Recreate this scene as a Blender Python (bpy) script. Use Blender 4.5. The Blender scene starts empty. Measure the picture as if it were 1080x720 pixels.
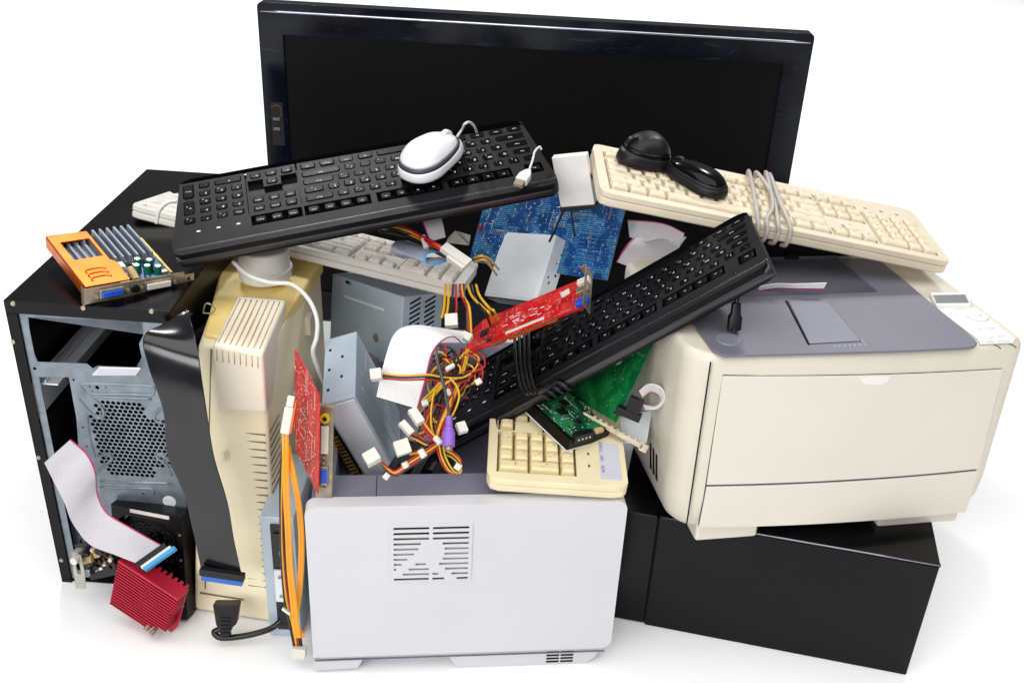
import bpy, bmesh, math, random
from mathutils import Vector as V, Matrix as M4, Euler
random.seed(7)
R_ = math.radians
scn = bpy.context.scene
COL = scn.collection

# ------------------------------------------------------------------ camera
F = 1102.3
CR = M4(((0.9986420202629348, -0.0520971723336695, 0.0),
         (0.02500201449093154, 0.4792594519708821, -0.877317090320236),
         (0.045705739645686826, 0.8761257114886001, 0.47991116160393166)))
CC = V((0, -1.23, .9675))
cd = bpy.data.cameras.new('camera'); cam = bpy.data.objects.new('camera', cd); COL.objects.link(cam)
m = CR.to_4x4(); m.translation = CC; cam.matrix_world = m
cd.sensor_width = 36; cd.lens = 36 * F / 1080; cd.clip_start = .05; cd.clip_end = 100
scn.camera = cam

def ray(px, py): return CR @ V(((px - 540) / F, -(py - 360) / F, -1))
def P(px, py, d): return CC + ray(px, py) * d                 # a point d metres in front of the camera
def PZ(px, py, z):
    r = ray(px, py); return CC + r * ((z - CC.z) / r.z)
def PY(px, py, y):
    r = ray(px, py); return CC + r * ((y - CC.y) / r.y)
def LP(mw, ax, val, px, py):                                   # same, on a plane of a thing's own frame
    i = mw.inverted(); o = i @ CC; r = i.to_3x3() @ ray(px, py)
    return o + r * ((val - o[ax]) / r[ax])

# ------------------------------------------------------------------ materials
def lin(c): return tuple(((x / 12.92) if x <= .04045 else ((x + .055) / 1.055) ** 2.4) for x in c)
def hx(s): return lin(tuple(int(s[i:i + 2], 16) / 255 for i in (0, 2, 4)))
MATS = {}
def mat(name, col, rough=.5, metal=0, var=.06, scale=30, bump=0, bscale=400, coat=0, rvar=.08, spec=.5, dust=0, emit=None):
    m = bpy.data.materials.new(name); m.use_nodes = True
    n, l = m.node_tree.nodes, m.node_tree.links
    b = n['Principled BSDF']
    if isinstance(col, str): col = hx(col)
    tc = n.new('ShaderNodeTexCoord')
    ns = n.new('ShaderNodeTexNoise'); ns.inputs['Scale'].default_value = scale; ns.inputs['Detail'].default_value = 4
    l.new(tc.outputs['Object'], ns.inputs['Vector'])
    mr = n.new('ShaderNodeMapRange'); mr.inputs['From Min'].default_value = .3; mr.inputs['From Max'].default_value = .7
    mr.inputs['To Min'].default_value = 1 - var; mr.inputs['To Max'].default_value = 1 + var
    l.new(ns.outputs['Fac'], mr.inputs['Value'])
    mx = n.new('ShaderNodeVectorMath'); mx.operation = 'SCALE'; mx.inputs[0].default_value = col
    l.new(mr.outputs[0], mx.inputs['Scale'])
    out = mx.outputs[0]
    if dust:
        n2 = n.new('ShaderNodeTexNoise'); n2.inputs['Scale'].default_value = 260; n2.inputs['Detail'].default_value = 6
        l.new(tc.outputs['Object'], n2.inputs['Vector'])
        r2 = n.new('ShaderNodeMapRange'); r2.inputs['From Min'].default_value = .62; r2.inputs['From Max'].default_value = .8
        r2.inputs['To Max'].default_value = dust
        l.new(n2.outputs['Fac'], r2.inputs['Value'])
        mm = n.new('ShaderNodeMix'); mm.data_type = 'RGBA'; mm.inputs['B'].default_value = (.35, .34, .32, 1)
        l.new(r2.outputs[0], mm.inputs['Factor']); l.new(out, mm.inputs['A']); out = mm.outputs['Result']
    l.new(out, b.inputs['Base Color'])
    rr = n.new('ShaderNodeMapRange'); rr.inputs['To Min'].default_value = max(rough - rvar, .03); rr.inputs['To Max'].default_value = min(rough + rvar, 1)
    n3 = n.new('ShaderNodeTexNoise'); n3.inputs['Scale'].default_value = scale * .6; n3.inputs['Detail'].default_value = 6
    l.new(tc.outputs['Object'], n3.inputs['Vector']); l.new(n3.outputs['Fac'], rr.inputs['Value']); l.new(rr.outputs[0], b.inputs['Roughness'])
    b.inputs['Metallic'].default_value = metal; b.inputs['Coat Weight'].default_value = coat; b.inputs['Coat Roughness'].default_value = .08
    b.inputs['Specular IOR Level'].default_value = spec
    if bump:
        nb = n.new('ShaderNodeTexNoise'); nb.inputs['Scale'].default_value = bscale; nb.inputs['Detail'].default_value = 3
        l.new(tc.outputs['Object'], nb.inputs['Vector'])
        bp = n.new('ShaderNodeBump'); bp.inputs['Strength'].default_value = bump; bp.inputs['Distance'].default_value = .0005
        l.new(nb.outputs['Fac'], bp.inputs['Height']); l.new(bp.outputs[0], b.inputs['Normal'])
    MATS[name] = m; return m
def pcb(name, base, trace, mask_scale=1.0):
    """circuit board lacquer: copper tracks showing as paler lines, pads as specks"""
    m = mat(name, base, .3, 0, .3, 50, spec=.4); n, l = m.node_tree.nodes, m.node_tree.links; b = n['Principled BSDF']
    src = b.inputs['Base Color'].links[0].from_socket
    tc = n.new('ShaderNodeTexCoord')
    br = n.new('ShaderNodeTexBrick'); br.inputs['Scale'].default_value = 60 * mask_scale; br.inputs['Mortar Size'].default_value = .03
    br.inputs['Brick Width'].default_value = .9; br.inputs['Row Height'].default_value = .14
    br.inputs['Color1'].default_value = (0, 0, 0, 1); br.inputs['Color2'].default_value = (0, 0, 0, 1); br.inputs['Mortar'].default_value = (1, 1, 1, 1)
    mp = n.new('ShaderNodeMapping'); mp.inputs['Rotation'].default_value = (0, 0, .0)
    l.new(tc.outputs['Object'], mp.inputs['Vector']); l.new(mp.outputs[0], br.inputs['Vector'])
    ns = n.new('ShaderNodeTexNoise'); ns.inputs['Scale'].default_value = 45 * mask_scale; l.new(tc.outputs['Object'], ns.inputs['Vector'])
    r1 = n.new('ShaderNodeMapRange'); r1.inputs['From Min'].default_value = .47; r1.inputs['From Max'].default_value = .53; l.new(ns.outputs['Fac'], r1.inputs['Value'])
    mu = n.new('ShaderNodeMath'); mu.operation = 'MULTIPLY'; l.new(br.outputs['Color'], mu.inputs[0]); l.new(r1.outputs[0], mu.inputs[1])
    vo = n.new('ShaderNodeTexVoronoi'); vo.inputs['Scale'].default_value = 330 * mask_scale; l.new(tc.outputs['Object'], vo.inputs['Vector'])
    r2 = n.new('ShaderNodeMapRange'); r2.inputs['From Min'].default_value = .24; r2.inputs['From Max'].default_value = .18; l.new(vo.outputs['Distance'], r2.inputs['Value'])
    n4 = n.new('ShaderNodeTexNoise'); n4.inputs['Scale'].default_value = 30 * mask_scale; l.new(tc.outputs['Object'], n4.inputs['Vector'])
    r4 = n.new('ShaderNodeMapRange'); r4.inputs['From Min'].default_value = .5; r4.inputs['From Max'].default_value = .56; l.new(n4.outputs['Fac'], r4.inputs['Value'])
    m2 = n.new('ShaderNodeMath'); m2.operation = 'MULTIPLY'; l.new(r2.outputs[0], m2.inputs[0]); l.new(r4.outputs[0], m2.inputs[1])
    mxx = n.new('ShaderNodeMath'); mxx.operation = 'MAXIMUM'; l.new(mu.outputs[0], mxx.inputs[0]); l.new(m2.outputs[0], mxx.inputs[1])
    ml = n.new('ShaderNodeMath'); ml.operation = 'MULTIPLY'; ml.inputs[1].default_value = .8; l.new(mxx.outputs[0], ml.inputs[0])
    mm = n.new('ShaderNodeMix'); mm.data_type = 'RGBA'; l.new(src, mm.inputs['A']); mm.inputs['B'].default_value = (*hx(trace), 1); l.new(ml.outputs[0], mm.inputs['Factor'])
    l.new(mm.outputs['Result'], b.inputs['Base Color'])
    return m
K = MATS
mat('black_case', '050506', .34, 0, .2, 12, .25, 900, spec=.2)
mat('black_gloss', '040405', .2, 0, .2, 9, spec=.22, rvar=.1)
mat('black_bezel', '060b16', .14, 0, .5, 22, spec=.25, dust=.08, rvar=.12, coat=0)
mat('highlight_metal', 'b8bcc8', .16, 1, .3, 9, rvar=.1)  # pale metal for the beads that imitate edge highlights
mat('screen_black', '050506', .42, 0, .1, 5, spec=.15, rvar=.04)
mat('black_plastic', '131316', .4, 0, .1, 40, .35, 900, spec=.35)
mat('kb_frame', '0d0d11', .42, 0, .12, 30, .35, 1400, spec=.16)
mat('kb_roll', '1b1b20', .3, 0, .1, 30, .35, 1400, spec=.7)
mat('kb_key', '030304', .3, 0, .1, 60, .1, 1200, spec=.06)
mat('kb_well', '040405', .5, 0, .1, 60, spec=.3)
mat('legend_white', 'e8e8ea', .5)
mat('legend_grey', '5c5a58', .6)
mat('cream_kb', 'ded1b9', .5, 0, .04, 25, .15, 1200)
mat('cream_key', 'e0d3b8', .5, 0, .05, 60, .12, 1200)
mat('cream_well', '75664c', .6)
mat('white_kb', 'dedad1', .5, 0, .04, 25, .15, 1200)
mat('white_key', 'dbd5cb', .5, 0, .05, 60, .12, 1200)
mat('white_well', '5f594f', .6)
mat('yellow_kb', 'e6d9b2', .5, 0, .05, 20, .15, 1200)
mat('yellow_key', 'e5d4a6', .5, 0, .05, 60, .12, 1200)
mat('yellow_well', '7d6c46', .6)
mat('printer_white', 'cecdd0', .42, 0, .02, 8, .12, 1500)
mat('printer_cream', 'dcd6c8', .42, 0, .03, 7, .15, 1500)
mat('printer_cream_side', 'dad3c3', .42, 0, .04, 7, .15, 1500)
mat('panel_white', 'e6e4e0', .4, 0, .02, 9, .1, 1500)
mat('printer_grey', '6e6e7a', .45, 0, .04, 10, .3, 1500)
mat('grey_lilac', '7b7b8a', .45, 0, .04, 10, .3, 1500)
mat('dark_gap', '0b0a0a', .7, spec=.2)
mat('yellowed', 'f3d888', .5, 0, .1, 9, .15, 1200)
mat('yellow_pale', 'faeecb', .5, 0, .06, 8, .15, 1200)
mat('cap_cream', 'ebe3d0', .5, 0, .04, 9, .15, 1200)
mat('white_plastic', 'e4e2df', .4, 0, .03, 30)
mat('white_mouse', 'e8e8ec', .3, 0, .02, 30, .08, 1800)
mat('mouse_band', '41444e', .4, 0, .05, 30)
mat('steel', '7e8890', .36, .45, .22, 60, .15, 300, rvar=.15)
mat('steel_blue', 'b8c6d2', .38, .15, .08, 20, .12, 500, rvar=.12)
mat('steel_light', 'e6ebf0', .4, .05, .05, 16, .1, 700)
mat('steel_dark', '4c5257', .4, .8, .25, 40, .2, 300)
mat('nickel', 'a89c88', .36, .7, .25, 80, .1, 300)
mat('gold', 'c9a04a', .3, .9, .1, 90)
mat('solder', 'c9ccd0', .3, .8, .1, 90)
mat('orange_shell', 'd0640a', .36, .8, .12, 40, .15, 500)
mat('heatsink', '858d97', .5, .3, .1, 60)
mat('red_metal', 'b21234', .36, .35, .1, 40, .1, 600)
pcb('pcb_red', 'c00c16', 'e04a3c'); pcb('pcb_blue', '114680', '5a9cc4', .8); pcb('pcb_green', '0c6b34', '2ba35a'); pcb('pcb_green_dark', '0b4a2a', '3c9a64')
mat('pcb_green_plain', '0a6835', .32, 0, .18, 30, spec=.5)
mat('pcb_dark', '15201c', .35, 0, .4, 90)
mat('chip', '101012', .4); mat('cap_green', '0f6a48', .3); mat('vga_blue', '1f4fc0', .35); mat('jack_yellow', 'e0c024', .35)
mat('connector_white', 'dad6cc', .4, 0, .03, 60); mat('connector_blue', '1f63b8', .35); mat('connector_cyan', '3a9bd0', .35)
mat('purple', '8a5cc4', .38, 0, .05, 60)
mat('wire_red', 'a8141f', .35, 0, .05, 60); mat('wire_yellow', 'dba812', .35, 0, .05, 60); mat('wire_black', '101012', .35); mat('wire_orange', 'dd6a14', .35)
mat('sata_orange', 'e89a18', .38, 0, .05, 60); mat('cable_grey', 'b3aea6', .42, 0, .04, 60); mat('cable_white', 'dedcd8', .42); mat('cable_black', '0c0c0e', .32)
mat('ribbon_grey', 'c4c1c6', .42, 0, .04, 30); mat('ribbon_pale', 'ecebe9', .42, 0, .04, 30); mat('ribbon_lilac', '8f93a6', .38, 0, .04, 30); mat('ribbon_stripe', 'b4246a', .42)
mat('ribbon_black', '0c0c12', .2, 0, .2, 30, .6, 22, spec=.6)
for n_ in MATS['ribbon_black'].node_tree.nodes:
    if n_.type == 'TEX_NOISE' and abs(n_.inputs['Scale'].default_value - 22) < .1: n_.inputs['Detail'].default_value = 0
MATS['ribbon_black'].node_tree.nodes['Bump'].inputs['Distance'].default_value = .004
mat('pad_blue', '2a64a8', .35)
mat('lcd', '7c8280', .3, 0, .04, 20); mat('sticker', 'c9c9d4', .5); mat('foam_grey', 'a9a59c', .6, 0, .2, 60)
mat('teal', '159a78', .35); mat('brown_mark', '6a3a1c', .5); mat('tan', 'c8a878', .5, 0, .15, 80)

def scratch(name, col, scale, lo, hi, amt):
    m = MATS[name]; n, l = m.node_tree.nodes, m.node_tree.links; b = n['Principled BSDF']; src = b.inputs['Base Color'].links[0].from_socket
    tc = n.new('ShaderNodeTexCoord'); mp = n.new('ShaderNodeMapping'); mp.inputs['Scale'].default_value = (1, 1, 7); mp.inputs['Rotation'].default_value = (.4, .9, .3)
    ns = n.new('ShaderNodeTexNoise'); ns.inputs['Scale'].default_value = scale; ns.inputs['Detail'].default_value = 8; ns.inputs['Distortion'].default_value = 1.2
    l.new(tc.outputs['Object'], mp.inputs['Vector']); l.new(mp.outputs[0], ns.inputs['Vector'])
    mr = n.new('ShaderNodeMapRange'); mr.inputs['From Min'].default_value = lo; mr.inputs['From Max'].default_value = hi; mr.inputs['To Max'].default_value = amt
    l.new(ns.outputs['Fac'], mr.inputs['Value'])
    mm = n.new('ShaderNodeMix'); mm.data_type = 'RGBA'; mm.inputs['B'].default_value = (*hx(col), 1); l.new(src, mm.inputs['A']); l.new(mr.outputs[0], mm.inputs['Factor']); l.new(mm.outputs['Result'], b.inputs['Base Color'])
scratch('printer_grey', 'a9a9b2', 11, .66, .8, .18); scratch('black_gloss', '55565c', 10, .68, .84, .12); scratch('black_bezel', '7a8496', 13, .62, .8, .12)
# ------------------------------------------------------------------ object helpers
def tag(o, label=None, cat=None, group=None, kind=None):
    if label: o['label'] = label
    if cat: o['category'] = cat
    if group: o['group'] = group
    if kind: o['kind'] = kind
    return o
def thing(name, label, cat, mw=None, group=None):
    o = bpy.data.objects.new(name, None); COL.objects.link(o); o.empty_display_size = .02
    if mw is not None: o.matrix_world = mw
    o['_m'] = 0; del o['_m']
    tag(o, label, cat, group); MW[o.name] = mw.copy() if mw is not None else M4()
    return o
MW = {}
def TM(loc, rot=(0, 0, 0)): 
    m = Euler([R_(a) for a in rot], 'XYZ').to_matrix().to_4x4(); m.translation = V(loc); return m
def obj(name, bm, mats, parent=None, bevel=0, smooth=False, loc=None, seg=2, ang=30):
    me = bpy.data.meshes.new(name); bm.to_mesh(me); bm.free()
    for k in (mats if isinstance(mats, (list, tuple)) else [mats]): me.materials.append(K[k])
    if bevel or smooth:
        for p in me.polygons: p.use_smooth = True
    o = bpy.data.objects.new(name, me); COL.objects.link(o)
    if parent is not None: o.parent = parent
    if loc is not None: o.matrix_local = loc if isinstance(loc, M4) else M4.Translation(V(loc))
    if bevel:
        b = o.modifiers.new('bevel', 'BEVEL'); b.width = bevel; b.segments = seg; b.limit_method = 'ANGLE'; b.angle_limit = R_(ang); b.harden_normals = True
    return o
def B(): return bmesh.new()
I4 = M4()
def bx(bm, x0, x1, y0, y1, z0, z1, mi=0, T=I4):
    vs = [bm.verts.new(T @ V(p)) for p in ((x0, y0, z0), (x1, y0, z0), (x1, y1, z0), (x0, y1, z0), (x0, y0, z1), (x1, y0, z1), (x1, y1, z1), (x0, y1, z1))]
    for f in ((3, 2, 1, 0), (4, 5, 6, 7), (0, 1, 5, 4), (1, 2, 6, 5), (2, 3, 7, 6), (3, 0, 4, 7)):
        bm.faces.new([vs[i] for i in f]).material_index = mi
    return bm
def prism(bm, poly, z0, z1, mi=0, T=I4):
    a = [bm.verts.new(T @ V((x, y, z0))) for x, y in poly]; b = [bm.verts.new(T @ V((x, y, z1))) for x, y in poly]; n = len(poly)
    fs = [bm.faces.new(a[::-1]), bm.faces.new(b)] + [bm.faces.new((a[i], a[(i + 1) % n], b[(i + 1) % n], b[i])) for i in range(n)]
    for f in fs: f.material_index = mi
    return bm
def hexa(bm, lo, hi, mi=0):                                    # eight corners: two quads
    a = [bm.verts.new(p) for p in lo]; b = [bm.verts.new(p) for p in hi]
    fs = [bm.faces.new(a[::-1]), bm.faces.new(b)] + [bm.faces.new((a[i], a[(i + 1) % 4], b[(i + 1) % 4], b[i])) for i in range(4)]
    for f in fs: f.material_index = mi
    bmesh.ops.recalc_face_normals(bm, faces=bm.faces[:]); return bm
def cyl(bm, p0, p1, r0, r1=None, n=20, mi=0, T=I4):
    p0, p1 = V(p0), V(p1); r1 = r0 if r1 is None else r1
    q = (p1 - p0).to_track_quat('Z', 'Y').to_matrix()
    a = [bm.verts.new(T @ (p0 + q @ V((math.cos(t) * r0, math.sin(t) * r0, 0)))) for t in [2 * math.pi * i / n for i in range(n)]]
    b = [bm.verts.new(T @ (p1 + q @ V((math.cos(t) * r1, math.sin(t) * r1, 0)))) for t in [2 * math.pi * i / n for i in range(n)]]
    fs = [bm.faces.new(a[::-1]), bm.faces.new(b)] + [bm.faces.new((a[i], a[(i + 1) % n], b[(i + 1) % n], b[i])) for i in range(n)]
    for f in fs: f.material_index = mi
    return bm
def loft(bm, rings, mi=0, T=I4, cap=True):
    rs = [[bm.verts.new(T @ V(p)) for p in r] for r in rings]; n = len(rs[0])
    for a, b in zip(rs, rs[1:]):
        for i in range(n): bm.faces.new((a[i], a[(i + 1) % n], b[(i + 1) % n], b[i])).material_index = mi
    if cap: bm.faces.new(rs[0][::-1]).material_index = mi; bm.faces.new(rs[-1]).material_index = mi
    return bm
def cat(pts, k=8):
    pts = [V(p) for p in pts]; q = [pts[0] * 2 - pts[1]] + pts + [pts[-1] * 2 - pts[-2]]; out = []
    for i in range(1, len(q) - 2):
        a, b, c, d = q[i - 1:i + 3]
        for j in range(k):
            t = j / k; out.append(.5 * ((2 * b) + (c - a) * t + (2 * a - 5 * b + 4 * c - d) * t * t + (3 * b - a - 3 * c + d) * t ** 3))
    return out + [pts[-1]]
def tube(bm, pts, r, n=8, mi=0, k=8, T=I4):
    ps = cat(pts, k); tn = (ps[1] - ps[0]).normalized(); up = tn.orthogonal().normalized(); rings = []
    for i, p in enumerate(ps):
        t = (ps[min(i + 1, len(ps) - 1)] - ps[max(i - 1, 0)]).normalized()
        up = (up - t * up.dot(t)).normalized(); s = t.cross(up)
        rings.append([p + (up * math.cos(a) + s * math.sin(a)) * r for a in [2 * math.pi * j / n for j in range(n)]])
    return loft(bm, rings, mi, T)
def ribbon(bm, Lp, Rp, th=.0009, ribs=20, k=8, stripe='L'):
    """flat cable between two edge lines; ribbed across, one edge wire in the stripe colour"""
    a, b = cat(Lp, k), cat(Rp, k); n = len(a); w = ribs * 2; top = []; bot = []
    for i in range(n):
        j0, j1 = max(i - 1, 0), min(i + 1, n - 1)
        t = ((a[j1] + b[j1]) - (a[j0] + b[j0])); nr = (b[i] - a[i]).cross(t).normalized()
        top.append([bm.verts.new(a[i].lerp(b[i], q / w) + nr * (th if q % 2 else th * .55)) for q in range(w + 1)])
        bot.append([bm.verts.new(a[i].lerp(b[i], q / w) - nr * (th if q % 2 else th * .55)) for q in range(w + 1)])
    def mi(q): return 1 if (stripe == 'L' and q < 2) or (stripe == 'R' and q >= w - 2) else 0
    for i in range(n - 1):
        for q in range(w):
            bm.faces.new((top[i][q], top[i][q + 1], top[i + 1][q + 1], top[i + 1][q])).material_index = mi(q)
            bm.faces.new((bot[i][q + 1], bot[i][q], bot[i + 1][q], bot[i + 1][q + 1])).material_index = mi(q)
        for q, rev in ((0, 0), (w, 1)):
            f = (top[i][q], top[i + 1][q], bot[i + 1][q], bot[i][q]); bm.faces.new(f[::-1] if rev else f).material_index = mi(min(q, w - 1))
    for i in (0, n - 1):
        bm.faces.new([v for v in top[i]] + [v for v in bot[i][::-1]])
    return bm
def rr(x0, x1, y0, y1, r, n=6):
    r = list(r) if isinstance(r, (tuple, list)) else [r] * 4; out = []
    for (cx, cy, a0, q) in ((x1 - r[1], y0 + r[1], -90, r[1]), (x1 - r[2], y1 - r[2], 0, r[2]), (x0 + r[3], y1 - r[3], 90, r[3]), (x0 + r[0], y0 + r[0], 180, r[0])):
        for i in range(n + 1):
            a = R_(a0 + 90 * i / n); out.append((cx + q * math.cos(a), cy + q * math.sin(a)))
    return out
def plate(outer, holes, th):
    """sheet with cut-outs, lying in x-y, z 0..th"""
    c = bpy.data.curves.new('sheet', 'CURVE'); c.dimensions = '2D'; c.fill_mode = 'BOTH'; c.extrude = th / 2
    for poly in [outer] + list(holes):
        s = c.splines.new('POLY'); s.points.add(len(poly) - 1); s.use_cyclic_u = True
        for p, (x, y) in zip(s.points, poly): p.co = (x, y, 0, 1)
    o = bpy.data.objects.new('sheet', c); me = o.to_mesh(); bm = B(); bm.from_mesh(me); o.to_mesh_clear()
    bpy.data.objects.remove(o); bpy.data.curves.remove(c)
    bmesh.ops.remove_doubles(bm, verts=bm.verts[:], dist=1e-6)
    for v in bm.verts: v.co.z += th / 2
    for f in bm.faces: f.material_index = 0
    return bm
UP = M4(((1, 0, 0, 0), (0, 0, -1, 0), (0, 1, 0, 0), (0, 0, 0, 1)))     # lying sheet -> upright, facing -y
def xf(bm, T): bmesh.ops.transform(bm, matrix=T, verts=bm.verts[:]); return bm
_tx = {}
def text(bm, s, size, T, mi=0, align='CENTER'):
    if (s, align) not in _tx:
        c = bpy.data.curves.new('t', 'FONT'); c.body = s; c.size = 1; c.resolution_u = 1; c.align_x = align; c.align_y = 'CENTER'
        o = bpy.data.objects.new('t', c); me = o.to_mesh(); _tx[(s, align)] = ([v.co.copy() for v in me.vertices], [tuple(p.vertices) for p in me.polygons])
        o.to_mesh_clear(); bpy.data.objects.remove(o); bpy.data.curves.remove(c)
    vs, ps = _tx[(s, align)]
    q = [bm.verts.new(T @ (v * size)) for v in vs]
    for p in ps:
        try: bm.faces.new([q[i] for i in p]).material_index = mi
        except ValueError: pass
    return bm
def frame(O, X, Y):
    """frame from a corner and the directions of two edges"""
    x = (X - O).normalized(); y = (Y - O); y = (y - x * y.dot(x)).normalized(); z = x.cross(y)
    m = M4((x, y, z)).transposed().to_4x4(); m.translation = O; return m

# ------------------------------------------------------------------ floor
bm = B(); s = 9
vs = [bm.verts.new(p) for p in ((-s, -3, 0), (s, -3, 0), (s, 14, 0), (-s, 14, 0))]; bm.faces.new(vs)
mat('floor_white', (.96, .96, .96), .75, 0, .0, 3, spec=.1)
tag(obj('floor', bm, 'floor_white'), kind='structure')

# ------------------------------------------------------------------ television
TV = TM((-.4612, .5836, .0047), (-.46, -.14, -2.17)); W, H = .9406, .5965
t = thing('television', 'large black flat television standing upright behind the whole pile', 'television', TV)
sx0, sx1, sz0, sz1 = .042, W - .044, .06, H - .052
bm = plate(rr(0, W, 0, H, .008), [[(sx0, sz0), (sx1, sz0), (sx1, sz1), (sx0, sz1)]], .03); xf(bm, M4.Translation((0, .03, 0)) @ UP)
obj('bezel', bm, 'black_bezel', t, .0035, seg=3)
bm = B(); tube(bm, [(.006, -.0006, H - .014), (.3, -.0012, H - .014), (.6, -.0012, H - .014), (W - .006, -.0006, H - .014)], .0022, 10); obj('bezel_highlight', bm, 'highlight_metal', t, smooth=True)  # bright bead added to imitate the reflection along the bezel's top edge
bm = B(); bx(bm, sx0 - .004, sx1 + .004, .004, .012, sz0 - .004, sz1 + .004); obj('screen', bm, 'screen_black', t)
bm = B(); bx(bm, .01, W - .01, .031, .06, .01, H - .01); bx(bm, .12, W - .12, .06, .09, .05, H - .15); obj('rear_housing', bm, 'black_plastic', t, .004)
p = LP(TV, 1, 0, 292, 112); q = LP(TV, 1, 0, 292, 153)
bm = B(); bx(bm, p.x - .011, p.x + .011, -.0015, .001, q.z, p.z + .006); obj('button_panel', bm, 'black_plastic', t, .0008)
for i in range(5):
    z = p.z - .014 - i * .009; bm = B(); bx(bm, p.x - .008, p.x + .004, -.0032, -.001, z - .0028, z + .0028); obj('button', bm, 'legend_grey' if i % 2 else 'black_plastic', t, .0006)
bm = B(); tube(bm, [(p.x - .009, -.0025, p.z - .001), (p.x - .002, -.003, p.z + .002), (p.x + .006, -.0025, p.z), (p.x + .008, -.0025, p.z - .012), (p.x + .004, -.0025, p.z - .02)], .0008, 6); obj('worn_marking', bm, 'brown_mark', t)

# ------------------------------------------------------------------ computer tower, left
TL = TM((-.577, -.186, 0), (0, 0, math.degrees(-.033))); w, d, h = .191, .446, .415
t = thing('computer_tower', 'black computer tower standing at the left with its rear open and ports gone', 'computer', TL)
bm = B(); bx(bm, 0, w, 0, d, h - .0015, h); bx(bm, 0, w, 0, .0015, h - .016, h - .0015); obj('top_panel', bm, 'black_gloss', t, .0012)
bm = B(); bx(bm, 0, .0015, 0, d, 0, h - .0016); bx(bm, .0015, .0135, 0, .0015, 0, h - .0165); obj('side_panel', bm, 'black_case', t, .0008)
bm = B(); bx(bm, w - .0015, w, 0, d, 0, h - .0016); obj('side_panel', bm, 'black_case', t)
bm = B(); bx(bm, .002, w - .002, .003, d, .001, .003); bx(bm, .002, w - .002, d - .003, d, .003, h - .003); obj('inner_shell', bm, 'dark_gap', t)
def l2(px, py, y=.004): q = LP(TL, 1, y, px, py); return (q.x, q.z)
def poly(*a): return [l2(*p) for p in a]
cutouts = [poly((30, 334), (150, 337), (152, 352), (147, 362), (150, 376), (144, 387), (104, 385), (98, 388), (92, 383), (40, 381), (31, 372), (27, 345)),
           poly((31, 396), (73, 397), (81, 440), (85, 492), (92, 545), (102, 600), (60, 600), (47, 500))]
cutouts = [[(max(x, .0225), max(z, .02)) for x, z in c] for c in cutouts]
outer = poly((16, 327), (174, 329.5), (190, 470), (200, 560), (200, 600), (66, 608), (14, 340))
outer = [(max(min(x, w - .003), .0136), min(max(z, .004), h - .017)) for x, z in outer]
A0, A1 = l2(88, 419), l2(172, 505)
hexes = []; pit = .0063; row = 0; z = A0[1] - .004
while z > A1[1] + .002:
    x = A0[0] + .004 + (pit / 2 if row % 2 else 0) + (A0[1] - z) * .06
    while x < w - .010:
        u, v_ = (x - A0[0]) / (A1[0] - A0[0]), (A0[1] - z) / (A0[1] - A1[1])
        if not (u < .16 and v_ < .22 or u > .88 and v_ < .22 or u < .18 and v_ > .84 or u > .9 and v_ > .86):
            hexes.append([(x + .0028 * math.cos(R_(30 + 60 * k)), z + .0028 * math.sin(R_(30 + 60 * k))) for k in range(6)])
        x += pit
    z -= pit * .866; row += 1
def circ(px, py, r): 
    c = l2(px, py); return [(c[0] + r * math.cos(k * math.pi / 5), c[1] + r * math.sin(k * math.pi / 5)) for k in range(10)]
small = [circ(37, 388, .0022), circ(46, 328.6 + 1, .0018), circ(103, 408, .0026), circ(95, 407, .0012), circ(112, 408, .0012), circ(78, 400, .0015), circ(88, 450, .0014), circ(92, 470, .0014), circ(163, 394, .0022), circ(151, 520, .0015)]
bm = plate(outer, cutouts + hexes + small, .0012); xf(bm, M4.Translation((0, .004, 0)) @ UP); obj('rear_plate', bm, 'steel', t)
bm = B()                                                        # pressed ridges of the rear plate
def ridge(pts, r=.0022): tube(bm, [(x, .0035, z) for x, z in [l2(*p) for p in pts]], r, 8, k=6)
ridge([(96, 411), (100, 415), (130, 415), (158, 416), (162, 413), (160, 407), (130, 405), (88, 404), (86, 408), (90, 412)])
ridge([(82, 418), (90, 428), (98, 436), (106, 440), (110, 434), (104, 424), (98, 418), (130, 419), (160, 420)])
ridge([(172, 428), (164, 436), (164, 442), (172, 446)]); ridge([(100, 500), (108, 492), (118, 484), (114, 478), (100, 482)])
ridge([(182, 500), (174, 488), (166, 482), (170, 478), (180, 486)]); ridge([(106, 507), (140, 508), (180, 509)]); ridge([(106, 513), (140, 514), (160, 515), (162, 520)])
ridge([(92, 436), (93, 450), (97, 470), (101, 482)])
obj('pressed_ridge', bm, 'steel', t, smooth=True)
bm = B(); c = l2(179, 528); cyl(bm, (c[0], .004, c[1]), (c[0], .0022, c[1]), .0085, .0085, 24); obj('knock_out', bm, 'steel_light', t, .0004)
bm = B(); a = [LP(TL, 1, .003, *q) for q in ((97, 396), (143, 396))]; b_ = [LP(TL, 1, -.010, *q) for q in ((148, 389), (105, 388))]
hexa(bm, [a[0], a[1], b_[0], b_[1]], [v + V((0, .0005, .0014)) for v in (a[0], a[1], b_[0], b_[1])]); obj('bent_tab', bm, 'steel_light', t)
bm = B(); bx(bm, .012, .040, .01, d - .01, .30, .302); bx(bm, .006, .008, .01, d - .01, .25, .30); bx(bm, .024, .026, .01, d - .01, .302, .306); obj('inner_rail', bm, 'steel_light', t)
bm = B(); bx(bm, .004, .0055, .006, .3, .01, .24); obj('inner_wall', bm, 'steel_dark', t)
bm = plate([(0, 0), (.045, 0), (.045, .16), (0, .16)], [[(x - .0015, z - .003), (x + .0015, z - .003), (x + .0015, z + .003), (x - .0015, z + .003)] for x in (.01, .02, .03) for z in [.012 + .0125 * i for i in range(12)]], .001)
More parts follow.
